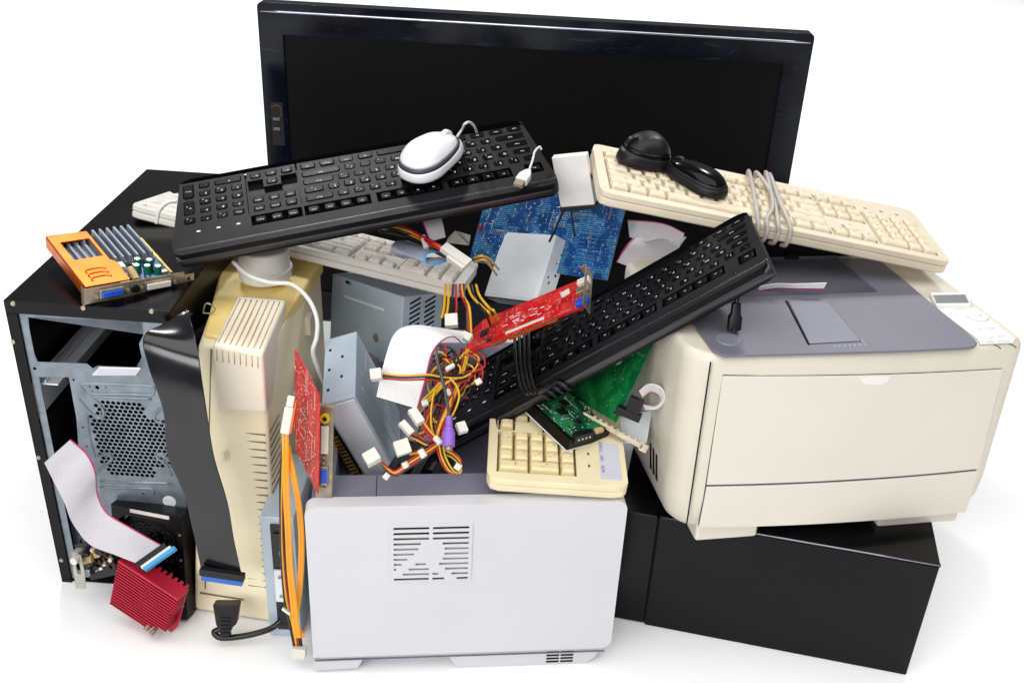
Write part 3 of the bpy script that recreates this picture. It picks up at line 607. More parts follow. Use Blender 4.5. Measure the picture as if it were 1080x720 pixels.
k5 = thing('keyboard', 'yellowed keyboard with only its number keys showing on the white printer', 'keyboard', TK5)
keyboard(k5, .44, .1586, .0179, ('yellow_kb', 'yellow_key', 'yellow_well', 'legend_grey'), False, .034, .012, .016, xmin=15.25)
bm = B(); bx(bm, .44 - .078, .44 - .012, .128, .152, .0180, .0183); obj('label_strip', bm, 'sticker', k5)
bm = B(); 
for i, s_ in enumerate(('NUM', 'CAPS', 'SCROLL')): text(bm, s_, .0055, M4.Translation((.44 - .03 - i * .02, .131, .0186)))
obj('printed_text', bm, 'legend_grey', k5)

for k_ in (k1, k2, k3, k4, k5): k_['group'] = 'old keyboards heaped in the pile'
# ------------------------------------------------------------------ mice
def mouse(name, label, mw, L, Wd, H, mats, band=True, wheel=True, group=None):
    """x is the length, nose at +x; shell, side band and base are slices of one dome"""
    t = thing(name, label, 'computer mouse', mw, group); N = 40
    def outl(a, k): 
        c, s = math.cos(a), math.sin(a); wx = Wd / 2 * (1 - .10 * c - .10 * math.exp(-((c - .1) / .35) ** 2))
        return (L / 2 * math.copysign(abs(c) ** .85, c) * k, wx * math.copysign(abs(s) ** .85, s) * k)
    def pt_(i, e, kk=1):
        a = 2 * math.pi * i / N; k = max(math.cos(min(e, 1) * math.pi / 2) ** .55 if e < .999 else 0, .02)
        x, y = outl(a, k); y *= 1 - .22 * max(0, x / (L / 2)) ** 2; hh = H * (1 - .28 * (x / (L / 2)) ** 2 - .16 * x / (L / 2))
        return (x * kk, y * kk, .003 + (hh - .003) * math.sin(min(e, 1) * math.pi / 2))
    lo_ = [.16 + .30 * (max(0, math.cos(2 * math.pi * i / N)) ** 1.2) + .05 * (1 - math.cos(2 * math.pi * i / N)) for i in range(N)]; bw_ = .12
    def rg(f, kk=1): return [pt_(i, f(lo_[i]), kk) for i in range(N)]
    bm = B(); loft(bm, [[(x * .92, y * .92, 0) for x, y, z in rg(lambda l: 0)]] + [rg(lambda l, q=q: l * q) for q in (0, .3, .65, 1)]); obj('base', bm, mats[2], t, smooth=True)
    bm = B(); loft(bm, [rg(lambda l: l, 1.002), rg(lambda l: l + bw_ * .5, 1.008), rg(lambda l: l + bw_, 1.002)]); obj('side_band', bm, mats[1], t, smooth=True)
    bm = B(); loft(bm, [rg(lambda l, q=q: (l + bw_) + (1 - l - bw_) * q) for q in (0, .1, .22, .34, .46, .58, .7, .8, .88, .94, .98, 1)]); obj('shell', bm, mats[0], t, smooth=True)
    z = H * (1 - .28 * .25 - .07)
    if wheel: bm = B(); cyl(bm, (L * .27, -.0035, z - .009), (L * .27, .0035, z - .009), .0105, .0105, 24); obj('scroll_wheel', bm, mats[3], t, .0012)
    bm = B(); 
    pts = []
    for x in (L * .2, L * .3, L * .4):
        e = math.sqrt(max(0, 1 - (x / (L / 2)) ** 2)); pts.append((x, 0, .004 + (H * (1 - .28 * (x / (L / 2)) ** 2 - .14 * x / (L / 2)) - .004) * (1 - (x / (L / 2)) ** 3.6) ** .9 + .0002))
    tube(bm, pts, .0005, 6); obj('button_split', bm, 'dark_gap', t)
    return t
def onplane(mw, z, px, py): return mw @ LP(mw, 2, z, px, py)
c = onplane(TK1, .026, 457, 172); mz = TK1.to_3x3().col[2].normalized()
nose = onplane(TK1, .026, 492, 146); x = (nose - c); x = (x - mz * x.dot(mz)).normalized(); y = mz.cross(x)
mm = M4((x, y, mz)).transposed().to_4x4(); mm.translation = c
mouse('computer_mouse', 'white mouse with dark side band lying on the upper black keyboard', mm, .100, .062, .036, ('white_mouse', 'mouse_band', 'white_mouse', 'white_plastic'))
MWm = mm
c = onplane(TK3, .024, 730, 193); mz = TK3.to_3x3().col[2].normalized(); nose = onplane(TK3, .024, 757, 208); x = (nose - c); x = (x - mz * x.dot(mz)).normalized(); y = mz.cross(x)
mm = M4((-x, -y, mz)).transposed().to_4x4(); mm.translation = c
mouse('computer_mouse', 'glossy low black mouse, the lower right one on the cream keyboard', mm, .100, .052, .026, ('black_gloss', 'black_plastic', 'black_plastic', 'black_plastic'), group='black mice on the cream keyboard')
c = onplane(TK3, .024, 676, 172); mm = M4.Translation(c) @ (TK3.to_3x3().to_4x4()) @ M4.Rotation(R_(200), 4, 'Z')
mouse('computer_mouse', 'tall rounded black mouse, the upper left one on the cream keyboard', mm, .072, .058, .040, ('black_plastic', 'black_gloss', 'black_plastic', 'black_plastic'), group='black mice on the cream keyboard')

# ------------------------------------------------------------------ drives and boxes
def drive(name, label, cat_, mw, w, d, h, m='steel_light', lab=None, lid=True):
    t = thing(name, label, cat_, mw)
    bm = B(); bx(bm, 0, w, 0, d, 0, h); obj('case', bm, m, t, .0012)
    return t
TS = TM((-.0228, .109, .2974), (53.76, -15.61, -43.08)); w, d, h = .1023, .0961, .0301
t = drive('disk_drive', 'square silver disk drive leaning on the blue circuit board', 'disk drive', TS, w, d, h)
bm = B(); bx(bm, .004, w - .004, .004, d - .004, h, h + .0006); obj('cover_plate', bm, 'steel_light', t, .0004)
for y in (.018, .045, .075):
    bm = B(); cyl(bm, (w - .0002, y, h * .3), (w + .0004, y, h * .3), .0018, .0018, 12); obj('screw_hole', bm, 'dark_gap', t)
for y, z, a in ((.03, .016, .004), (.037, .02, .003), (.06, .012, .002)):
    bm = B(); bx(bm, w - .0004, w + .0003, y, y + a, z, z + .0022); obj('side_slot', bm, 'dark_gap', t)
bm = B(); bx(bm, .002, w - .002, -.0014, 0, .002, h - .003); obj('front_face', bm, 'black_plastic', t, .0005)
TO = TM((-.1665, -.1861, .1844), (14.01, -19.5, 2.74)); w, d, h = .041, .112, .150
t = drive('optical_drive', 'silver optical drive standing on end in the tray of the white printer', 'optical drive', TO, w, d, h, 'steel_blue')
bm = B()
for i, x in enumerate((.28, .5)): bx(bm, w, w + .0008, d * x, d * x + .003, .004, h - .02)
bx(bm, w, w + .0006, d * .62, d * .9, .03, h - .03); obj('pressed_ridge', bm, 'steel_blue', t, .0003)
bm = B(); bx(bm, .003, w - .003, -.0012, 0, .004, h - .004); obj('rear_board', bm, 'steel_light', t)
for px in range(5):
    bm = B(); y = .02 + px * .017; bx(bm, .006 + (px % 2) * .016, .009 + (px % 2) * .016, y, y + .004, h - .0002, h + .0004); obj('punched_slot', bm, 'dark_gap', t)
bm = B(); bx(bm, -.012, -.003, .002, d - .01, .0, h - .045); obj('circuit_board', bm, 'pcb_dark', t, .0005)
bm = B()
for i in range(14): bx(bm, -.0125, -.003, .0, .002, .008 + i * .0065, .011 + i * .0065)
obj('pin_row', bm, 'gold', t)
TP = TM((-.2645, .0959, .227), (-11.64, -8.74, -44.34)); w, d, h = .1619, .0703, .1
t = drive('power_supply', 'grey metal power supply box with slotted end below the off-white keyboard', 'power supply', TP, w, d, h, 'steel_blue')
bm = B(); bx(bm, .02, w - .035, -.0006, 0, .005, h - .035); obj('pressed_panel', bm, 'steel_blue', t, .0008)
bm = B(); bx(bm, .03, w - .04, -.0008, 0, h - .028, h - .025); obj('bright_seam', bm, 'steel_light', t)
c = LP(TP, 1, 0, 397, 356); bm = B(); cyl(bm, (c.x, 0, c.z), (c.x, -.0014, c.z), .0065, .006, 24); obj('round_seal', bm, 'nickel', t, .0004)
c = LP(TP, 1, 0, 368, 298); bm = B(); bx(bm, c.x - .007, c.x + .002, -.001, 0, c.z - .002, c.z + .002); obj('switch_slot', bm, 'dark_gap', t)
bm = B(); bx(bm, c.x + .002, c.x + .006, -.0012, 0, c.z - .003, c.z + .001); obj('green_contact', bm, 'teal', t)
for j in range(2):
    for i in range(8):
        z = h - .012 - i * .007; bm = B(); y = .012 + j * .026
        hexa(bm, [V((w, y, z)), V((w, y + .018, z + .007)), V((w, y + .018, z + .0098)), V((w, y, z + .0028))], [V((w + .0004, y, z)), V((w + .0004, y + .018, z + .007)), V((w + .0004, y + .018, z + .0098)), V((w + .0004, y, z + .0028))]); obj('vent_slot', bm, 'dark_gap', t)
# optical drive standing on end between housing and printer
p0 = PZ(287, 655, .002); p1 = PZ(325, 658, .002)
TB = frame(V((p0.x + .002, -.262, .002)), V((p1.x, -.262, .002)), V((p0.x + .002, .2, .002)))
t = drive('optical_drive', 'grey metal optical drive standing on end between housing and white printer', 'optical drive', TB, .040, .13, .185, 'steel_blue')
bm = B(); bx(bm, .012, .036, -.003, 0, .012, .176); obj('rear_board', bm, 'chip', t, .0006)
for z0, z1, m_, x0, x1 in ((.115, .165, 'chip', .016, .03), (.06, .11, 'steel_light', .013, .034), (.02, .045, 'black_plastic', .016, .034)):
    bm = B(); bx(bm, x0, x1, -.006, -.003, z0, z1); obj('rear_socket', bm, m_, t, .0006)
bm = B(); bx(bm, .022, .028, -.009, -.006, .135, .141); obj('jumper', bm, 'teal', t, .0005)
bm = B(); cyl(bm, (.02, -.0065, .1), (.02, -.008, .1), .002, .002, 12); cyl(bm, (.02, -.0065, .07), (.02, -.008, .07), .002, .002, 12); obj('screw', bm, 'nickel', t)

# white slab
TW = TM((.0545, .0455, .4693), (2.68, -13.43, -14.68))
t = thing('adapter_box', 'flat white box standing between the upper black and cream keyboards', 'box', TW)
bm = B(); bx(bm, 0, .0456, 0, .012, .002, .0699); obj('case', bm, 'ribbon_pale', t, .001)
bm = B(); bx(bm, -.001, .047, -.002, .013, -.003, .002); obj('base_edge', bm, 'black_plastic', t, .0008)
bm = B(); tube(bm, [(.003, .005, -.002), (-.008, .004, -.02), (-.024, 0, -.045)], .0016, 8); tube(bm, [(.012, .005, -.002), (.011, .004, -.02), (.012, 0, -.04)], .0013, 8); obj('cord', bm, 'cable_black', t, smooth=True)
bm = B(); tube(bm, [(.045, .004, -.001), (.052, .004, .008), (.049, .004, .03), (.043, .005, .05), (.041, .008, .068)], .0012, 8); obj('cord', bm, 'cable_black', t, smooth=True)

# ------------------------------------------------------------------ boards
def comps(root, w, l, n, z, cols, seedv, hmax=.006, name='component', size=(.002, .009)):
    rnd = random.Random(seedv)
    for c in cols:
        bm = B()
        for _ in range(n):
            x, y = rnd.uniform(.004, w - .008), rnd.uniform(.004, l - .008); a, b = rnd.uniform(*size), rnd.uniform(*size); hh = rnd.uniform(.0008, hmax)
            if rnd.random() < .3: cyl(bm, (x, y, z), (x, y, z + hh), a * .5, a * .5, 10)
            else: bx(bm, x, min(x + a, w - .001), y, min(y + b, l - .001), z, z + hh)
        obj(name, bm, c, root)
def specks(root, w, l, n, z, m, seedv, r=.0007, name='solder_point'):
    rnd = random.Random(seedv); bm = B()
    for _ in range(n):
        cx, cy = rnd.uniform(.003, w - .003), rnd.uniform(.003, l - .003)
        if rnd.random() < .12:
            k = rnd.randint(4, 12); dx, dy = rnd.choice(((.0022, 0), (0, .0022)))
        else: k, dx, dy = 1, 0, 0
        for i in range(k):
            x, y = cx + dx * i, cy + dy * i
            if x < w - .002 and y < l - .002: cyl(bm, (x, y, z), (x, y, z + .0005), r * rnd.uniform(.6, 1.3), .0003, 6)
    obj(name, bm, m, root)
# blue motherboard, solder side up
TBm = TM((-.0676, .1471, .3421), (53.91, -9.59, -32.69)); w, l = .2285, .135
t = thing('motherboard', 'blue motherboard leaning solder side out behind the silver drive', 'circuit board', TBm)
bm = B(); bx(bm, 0, w, 0, l, 0, .0016); obj('board', bm, 'pcb_blue', t)
specks(t, w, l, 620, .0016, 'solder', 3, .00075)
bm = B(); rnd = random.Random(5)
for _ in range(5):
    x, y = rnd.uniform(.02, w - .05), rnd.uniform(.01, l - .05)
    for i in range(9):
        for j in range(3): cyl(bm, (x + i * .003, y + j * .003, .0016), (x + i * .003, y + j * .003, .002), .0007, .0003, 6)
obj('solder_row', bm, 'solder', t)
bm = B(); 
for i in range(10):
    for j in range(2): bx(bm, .17 + j * .018, .182 + j * .018, .01 + i * .006, .0125 + i * .006, .0016, .0019)
obj('slot_pads', bm, 'pad_blue', t)
bm = B(); cyl(bm, (.006, .05, .0016), (.006, .05, .006), .003, .003, 12); obj('red_post', bm, 'wire_red', t)
# red expansion card, centre
TC = TM((-.0587, -.087, .3144), (12.06, -31.66, -10.32)); w, l = .1759, .0675
t = thing('expansion_card', 'bright red expansion card lying on the diagonal black keyboard', 'circuit board', TC)
bm = B(); prism(bm, [(0, .004), (.04, .004), (.04, 0), (.062, 0), (.062, .004), (.066, .004), (.066, 0), (.135, 0), (.135, .004), (w, .004), (w, l), (.02, l), (0, l - .018)], 0, .0016); obj('board', bm, 'pcb_red', t)
specks(t, w, l, 160, .0016, 'solder', 8, .0005)
bm = B(); bx(bm, .041, .0615, .0005, .005, -.0002, .0019); bx(bm, .0665, .1345, .0005, .005, -.0002, .0019); obj('edge_contacts', bm, 'gold', t)
bm = B(); bx(bm, .06, .115, .013, .018, .0017, .0021); obj('white_label', bm, 'connector_white', t)
bm = B(); bx(bm, .118, .13, .045, .057, .0017, .0021, 0, M4.Translation((.035, -.03, 0)) @ M4.Rotation(.25, 4, 'Z')); obj('white_label', bm, 'connector_white', t)
bm = B(); rnd = random.Random(2)
for i in range(34): 
    x, y = .055 + rnd.gauss(.03, .014), .034 + rnd.gauss(0, .006); bx(bm, x, x + rnd.uniform(.002, .007), y, y + .0008, .0017, .0021, 0)
obj('printed_marks', bm, 'legend_white', t)
for x, y, s_, m_ in ((.02, .03, .011, 'chip'), (.105, .028, .009, 'pcb_red'), (.033, .012, .006, 'chip')):
    bm = B(); bx(bm, x, x + s_, y, y + s_, .0016, .003); obj('chip', bm, m_, t, .0003)
bm = B(); bx(bm, w, w + .0012, -.006, l + .006, -.004, .014); bx(bm, w - .008, w + .0012, l + .006, l + .0075, -.004, .014); obj('bracket', bm, 'nickel', t, .0004)
for y, m_ in ((.008, 'vga_blue'), (.032, 'nickel'), (.05, 'connector_white')):
    bm = B(); bx(bm, w - .014, w + .003, y - .003, y + .008, .0016, .009); obj('port', bm, m_, t, .0015)
# red graphics card standing, left of the white printer
TV2 = TM((-.2036, -.3142, .2644), (94.17, 2.89, 116.12)); w, l = .1017, .1285
t = thing('graphics_card', 'upright red graphics card with metal bracket at the left edge of the white printer', 'graphics card', TV2)
bm = B(); prism(bm, [(0, .0), (w * .9, .002), (w, .03), (w, l), (.0, l * .93)], 0, .0016); obj('board', bm, 'pcb_red', t)
specks(t, w, l, 200, .0016, 'legend_white', 11, .0008); specks(t, w, l, 200, -.0021, 'legend_white', 12, .0008)
q = [LP(TV2, 0, -.001, *p) for p in ((338, 428), (354.5, 429.5), (349, 522), (332, 520))]
mwi = TV2.inverted()
# bracket faces the viewer: frame in world, then into the card's own frame
A = P(337, 428, 1.133); Bq = P(354.5, 429.5, 1.133); Cq = P(333, 524, 1.155); fb_ = frame(Cq, P(349.5, 525, 1.155), A); bl = (A - Cq).length; bw = (Bq - A).length
TBk = mwi @ fb_
bm = plate([(0, 0), (bw, 0), (bw, bl), (0, bl)], [], .001); bx(bm, bw * .3, bw * .75, -.008, 0, 0, .001); bx(bm, 0, bw, bl, bl + .001, -.01, .001)
xf(bm, TBk); br = obj('bracket', bm, 'nickel', t, .0004)
def onb(name, f, m_, bev=0): bm = B(); f(bm); xf(bm, TBk); return obj(name, bm, m_, t, bev)
onb('video_jack', lambda b: cyl(b, (bw * .5, bl * .88, .001), (bw * .5, bl * .88, .006), .0055, .0055, 20), 'jack_yellow', .0006)
onb('jack_hole', lambda b: cyl(b, (bw * .5, bl * .88, .006), (bw * .5, bl * .88, .0064), .0025, .0025, 16), 'chip')
onb('digital_port', lambda b: bx(b, bw * .28, bw * .75, bl * .50, bl * .80, .001, .006), 'connector_white', .001)
onb('video_port', lambda b: bx(b, bw * .28, bw * .75, bl * .15, bl * .36, .001, .005), 'nickel', .001)
onb('video_port_face', lambda b: bx(b, bw * .32, bw * .72, bl * .18, bl * .33, .005, .0066), 'vga_blue', .0006)
for v_ in (.12, .40, .46, .83): onb('port_nut', lambda b: cyl(b, (bw * .5, bl * v_, .001), (bw * .5, bl * v_, .0055), .0022, .0018, 6), 'nickel')
# green card under the diagonal keyboard
TG = TM((.0831, -.113, .28), (57.66, -10.51, -59.19)); w, l = .0894, .1036
t = thing('expansion_card', 'green expansion card with slot bracket hanging under the diagonal keyboard', 'circuit board', TG)
bm = B(); bx(bm, -.02, w, 0, l, 0, .0016); obj('board', bm, 'pcb_green', t)
specks(t, w, l, 90, .0016, 'solder', 51, .0005)
bm = B()
for i in range(12): cyl(bm, (w - .075 + i * .0048, .012, .0016), (w - .075 + i * .0048, .012, .002), .0007, .0007, 6); cyl(bm, (w - .075 + i * .0048, .016, .0016), (w - .075 + i * .0048, .016, .002), .0007, .0007, 6)
obj('solder_row', bm, 'gold', t)
bm = B()
for i in range(8): bx(bm, w - .007, w - .0015, .03 + i * .0028, .0312 + i * .0028, .0016, .0018); bx(bm, w - .007, w - .0015, .066 + i * .0028, .0672 + i * .0028, .0016, .0018)
obj('edge_pads', bm, 'cap_green', t)
bm = B(); cyl(bm, (w * .5, .068, .0016), (w * .5, .068, .0019), .0075, .0075, 20); cyl(bm, (w * .68, .084, .0016), (w * .68, .084, .0019), .006, .006, 20); obj('round_sticker', bm, 'steel_light', t)
bm = B(); cyl(bm, (w - .008, .010, .0016), (w - .008, .010, .002), .0025, .0025, 14); obj('mounting_hole', bm, 'gold', t)
gi = TG.inverted(); A = P(618, 431, 1.245); Bq = P(681, 466, 1.215)
fbk = frame(A, Bq, P(614, 438, 1.245)); bl = (Bq - A).length
bm = B(); bx(bm, 0, bl, .004, .010, 0, .001); bx(bm, bl - .004, bl + .006, .002, .012, 0, .001); xf(bm, gi @ fbk); obj('bracket', bm, 'nickel', t, .0004)
bm = B()
for i in range(9): bx(bm, .012 + i * .008, .016 + i * .008, .002, .009, .001, .005)
xf(bm, gi @ fbk); obj('bracket_pin', bm, 'nickel', t, .0004)
A = P(660, 436, 1.215); f3 = frame(A, P(684, 446, 1.21), P(668, 420, 1.205))
bm = B(); bx(bm, -.012, .018, -.003, .006, -.006, .005); bx(bm, -.002, .015, .006, .024, -.005, .005); xf(bm, gi @ f3); obj('plug', bm, 'black_plastic', t, .0012)
# grey sheet + small ribbon by the green card
bm = B(); q = [P(634, 444, 1.275), P(688, 432, 1.27), P(682, 467, 1.24), P(637, 467, 1.245)]; hexa(bm, q, [v + V((0, .001, -.001)) for v in q])
tag(obj('metal_shield', bm, 'steel_light', None, .0003), 'thin grey metal sheet behind the green card bracket', 'metal sheet')
bm = B(); ribbon(bm, [P(674, 412, 1.225), P(684, 405, 1.215), P(697, 408, 1.21), P(701, 420, 1.21), P(694, 430, 1.215), P(680, 432, 1.22)], [P(678, 408 + 12, 1.235), P(686, 414, 1.235), P(694, 417, 1.235), P(696, 423, 1.235), P(690, 428, 1.235), P(678, 426, 1.235)], .0007, 8, stripe='R')
tag(obj('ribbon_cable', bm, ['ribbon_pale', 'ribbon_stripe'], None), 'short grey ribbon loop at the end of the green card', 'ribbon cable')
# hard drive, board side up
TH = TM((.0690, -.2352, .2846), (8.75, 8.8, 40.44)); w, l, h = .067, .09, .0190
t = thing('hard_drive', 'small hard drive with green board up on the yellowed keyboard', 'hard drive', TH)
bm = B(); bx(bm, 0, w, 0, l, 0, h - .004); obj('case', bm, 'black_case', t, .001)
bm = B(); bx(bm, -.0006, w + .0006, -.0006, l, -.0012, 0); obj('lid', bm, 'steel_light', t, .0003)
bm = B(); prism(bm, [(.006, .003), (w - .003, .003), (w - .003, l - .004), (.02, l - .004), (.004, l - .03)], h - .004, h - .0025); obj('board', bm, 'pcb_green_dark', t)
specks(TH and t, w, l, 120, h - .0025, 'solder', 21, .0006)
for x, y, s_ in ((.02, .04, .012), (.036, .055, .01), (.03, .02, .007)):
    bm = B(); bx(bm, x, x + s_, y, y + s_, h - .0025, h - .0008); obj('chip', bm, 'chip', t, .0002)
bm = B(); bx(bm, .006, .036, -.002, .006, h - .010, h + .001); obj('socket', bm, 'black_plastic', t, .0006)
bm = B()
for i in range(4): cyl(bm, (.012 + i * .006, -.0021, h - .005), (.012 + i * .006, -.003, h - .005), .0011, .0011, 8)
obj('socket_pins', bm, 'connector_white', t)
bm = B(); bx(bm, .04, .052, -.002, .004, h - .004, h + .001); obj('jumper', bm, 'tan', t, .0008)

# ------------------------------------------------------------------ orange graphics card on the left tower
TOg = TM((-.4798, -.1878, .4208), (6.0, 3.7, 40.0)); wd = .1252; ln = .138
t = thing('graphics_card', 'graphics card with orange metal cover lying on the left black tower', 'graphics card', TOg)
pw = wd * .86
bm = B(); prism(bm, [(.002, .002), (pw, .002), (pw, ln * .55), (pw * .97, ln * .58), (pw * .97, ln * .98), (.002, ln * .98)], 0, .0016); obj('board', bm, 'pcb_blue', t)
bm = B(); bx(bm, pw - .001, pw + .003, ln * .2, ln * .9, .0001, .0015); obj('edge_contacts', bm, 'gold', t)
comps(t, pw * .97, ln * .45, 12, .0016, ['chip', 'nickel', 'connector_blue'], 4, .005)
cw = wd * .37; ct = .014
hole = [(cw * .2, ln * .50), (cw * .92, ln * .50), (cw * .92, ln * .84), (cw * .2, ln * .84)]
bm = plate([(0, .004), (cw * 1.1, .004), (cw * 1.12, ln * .36), (cw * 1.02, ln * .42), (cw * 1.02, ln * .98), (0, ln)], [hole], .002); xf(bm, M4.Translation((0, 0, ct))); oc = obj('orange_cover', bm, 'orange_shell', t, .0008)
bm = B(); bx(bm, -.0006, .001, .004, ln, .0, ct); bx(bm, 0, cw * .92, ln - .001, ln + .001, 0, ct); obj('cover_side', bm, 'orange_shell', t, .0006)
bm = B()
for k in (.10, .17, .24): tube(bm, [(cw * .25, ln * k, ct + .002), (cw * .3, ln * (k + .05), ct + .002), (cw * .6, ln * (k + .06), ct + .002), (cw * .75, ln * (k + .03), ct + .002)], .0012, 6)
obj('embossed_line', bm, 'orange_shell', t, smooth=True)
for i in range(11):
    x = cw * .2 + i * (pw - cw * .25) / 11; y0 = ln * .5 if x < cw else ln * .42
    bm = B(); bx(bm, x, x + .0026, y0, ln * .985, .004, ct - .001 + (.003 if x > cw else -.002)); obj('heatsink_fin', bm, 'heatsink', t)
bm = B(); bx(bm, .003, pw * .95, ln * .44, ln * .98, .002, .006); obj('heatsink_base', bm, 'heatsink', t)
for x, y in ((.66, .28), (.76, .24), (.86, .2), (.72, .38), (.83, .33)):
    bm = B(); cyl(bm, (pw * x, ln * y, .0016), (pw * x, ln * y, .013), .0042, .0042, 18); c = obj('capacitor', bm, 'cap_green', t, .0008)
    bm = B(); cyl(bm, (pw * x, ln * y, .0131), (pw * x, ln * y, .0136), .0034, .0034, 18); obj('capacitor_top', bm, 'solder', c)
bm = B(); cyl(bm, (pw * .6, ln * .16, .0016), (pw * .6, ln * .3, .008), .005, .005, 14); obj('coil', bm, 'tan', t, .001)
bm = B(); bx(bm, pw * .5, pw * .56, ln * .3, ln * .4, .0016, .012); obj('white_socket', bm, 'connector_white', t, .0008)
bm = B(); bx(bm, -.004, wd - .012, -.001, 0, -.004, .016); bx(bm, wd - .012, wd, -.001, 0, .000, .012); bx(bm, -.004, -.003, -.001, .008, -.01, .016); obj('bracket', bm, 'nickel', t, .0005)
bm = B(); cyl(bm, (wd - .007, -.0012, .006), (wd - .007, -.0014, .006), .002, .002, 12); obj('bracket_hole', bm, 'dark_gap', t)
for x0, x1, m_, nm in ((.14, .36, 'vga_blue', 'video_port'), (.62, .88, 'connector_white', 'digital_port')):
    bm = B(); bx(bm, pw * x0 - .002, pw * x1 + .002, -.004, -.001, .001, .0125); q = obj('port_shell', bm, 'nickel', t, .001)
    bm = B(); bx(bm, pw * x0, pw * x1, -.007, -.004, .003, .0105); obj(nm, bm, m_, t, .001)
for x in (.08, .42, .57, .93): bm = B(); cyl(bm, (pw * x, -.001, .006), (pw * x, -.006, .006), .0026, .0022, 6); obj('port_nut', bm, 'nickel', t)
bm = B(); cyl(bm, (pw * .50, -.001, .006), (pw * .50, -.004, .006), .005, .005, 20); obj('round_port', bm, 'chip', t, .0006)

# ------------------------------------------------------------------ lower left: hard drive, red heatsink card, ribbon
TD = TM((-.49, -.2236, -.0028 + .003), (-10.48, -2.29, -14.02)); w, d, h = .1005, .026, .145
t = thing('hard_drive', 'black opened hard drive standing on end at the lower left', 'hard drive', TD)
bm = plate([(0, 0), (w, 0), (w, h), (0, h)], [rr(.006, w - .009, .045, h - .012, .02), rr(.012, w - .02, .008, .038, .003)], .018); xf(bm, M4.Translation((0, .018, 0)) @ UP); obj('case', bm, 'black_case', t, .002)
bm = B(); bx(bm, .001, w - .001, .018, .024, .001, h - .001); obj('back_plate', bm, 'black_case', t, .001)
cx_, cz_ = w * .47, h * .62
bm = B()
for i, r in enumerate((.040, .035, .030, .025, .020)):
    for k in range(18):
        if (k + i) % 4 == 0: continue
        a0, a1 = k * 20 + i * 7, k * 20 + 13 + i * 7
        tube(bm, [(cx_ + r * math.cos(R_(a)), .008, cz_ + r * .85 * math.sin(R_(a))) for a in (a0, (a0 + a1) / 2, a1)], .0013, 6, k=2)
obj('louvre_ring', bm, 'black_gloss', t, smooth=True)
bm = B(); cyl(bm, (cx_, .017, cz_), (cx_, .006, cz_), .014, .012, 32); obj('hub', bm, 'black_plastic', t, .001)
bm = B(); bx(bm, .028, w - .018, -.0012, -.0002, h - .006, h - .0015); obj('white_label', bm, 'connector_white', t)
for z in (.02, .05, .085, .12): bm = B(); cyl(bm, (w - .0045, -.001, z), (w - .0045, .0005, z), .0016, .0016, 12); obj('screw', bm, 'nickel', t)
bm = B(); bx(bm, w - .03, w - .008, -.002, .004, .006, .022); obj('green_board', bm, 'pcb_green_dark', t)
bm = B()
for i in range(6): bx(bm, w - .034 + i * .003, w - .033 + i * .003, -.001, 0, .055 + (i % 3) * .004, .058 + (i % 3) * .004)
obj('chip_mark', bm, 'solder', t)
# red card
O = P(115, 637, 1.30); X = P(171, 674, 1.285); Y = P(118, 587, 1.262)
TRd = frame(O, X, Y); wd = (X - O).length; hh = (Y - O).length
t = thing('heatsink_card', 'small card with a big crimson finned heatsink at the lower left corner', 'circuit board', TRd)
bm = B(); prism(bm, [(0, 0), (wd, -.004), (wd + .006, .012), (wd + .006, hh), (0, hh)], -.02, -.0184); obj('board', bm, 'red_metal', t)
n = 17
for i in range(n):
    y = hh * (i + .5) / n; long_ = 1.0 if i > 4 else .80 + .04 * i
    bm = B(); x0 = 0; x1 = wd * (1.02 if i < 11 else 1.09)
    if i < 3: x1 = wd * (.72 + .06 * i)
    bx(bm, x0, x1, y - .0009, y + .0009, -.016, 0); obj('heatsink_fin', bm, 'red_metal', t, .0003)
bm = B(); bx(bm, 0.002, wd * .98, .008, hh - .002, -.018, -.009); obj('heatsink_base', bm, 'red_metal', t)
bm = B(); bx(bm, 0, wd * 1.09, hh - .001, hh + .0012, -.02, .0005)
obj('heatsink_top', bm, 'red_metal', t, .0005)
for i in range(9):
    x = wd * (.2 + .1 * i); bm = B(); bx(bm, x, x + wd * .05, hh - .001, hh + .0012, -.025, -.02); obj('top_tooth', bm, 'red_metal', t, .0004)
bm = B(); cyl(bm, (wd * .72, .006, -.006), (wd * .72, .003, .004), .0035, .0035, 10); obj('screw', bm, 'nickel', t)
bm = B(); cyl(bm, (wd * .82, .003, -.008), (wd * .82, .0, .003), .0035, .0035, 10); obj('screw', bm, 'nickel', t)
# card behind: bracket and components
O = P(92, 612, 1.335); X = P(118, 606, 1.33); Y = P(97, 572, 1.315)
Tc = frame(O, X, Y)
t = thing('video_board', 'populated circuit board with bent bracket left of the crimson heatsink', 'circuit board', Tc)
bm = B(); bx(bm, -.002, .055, -.006, .048, -.012, -.0104); obj('board', bm, 'pcb_dark', t)
comps(t, .05, .046, 13, -.0104, ['chip', 'steel_dark', 'tan', 'chip', 'connector_white', 'brown_mark'], 31, .012, size=(.003, .008))
bm = B(); rnd = random.Random(9)
for i in range(5): cyl(bm, (.012 + i * .008, .01 + .006 * (i % 3), -.01), (.012 + i * .008, .01 + .006 * (i % 3), .003), .003, .003, 14)
obj('capacitor', bm, 'chip', t, .0006)
bm = B(); cyl(bm, (.006, .028, 0), (.02, .028, 0), .0045, .0045, 14); obj('coil', bm, 'tan', t)
O = P(80, 617, 1.325); X = P(97, 619, 1.32); Y = P(88, 574, 1.30); fq = frame(O, X, Y)
bm = plate([(0, -.004), (.014, -.002), (.017, .02), (.016, .046), (.004, .048), (.001, .02)], [rr(.006, .012, .018, .034, .002)], .0012); bx(bm, .003, .012, .046, .049, -.01, .001); xf(bm, Tc.inverted() @ fq); obj('bracket', bm, 'foam_grey', t, .0004)
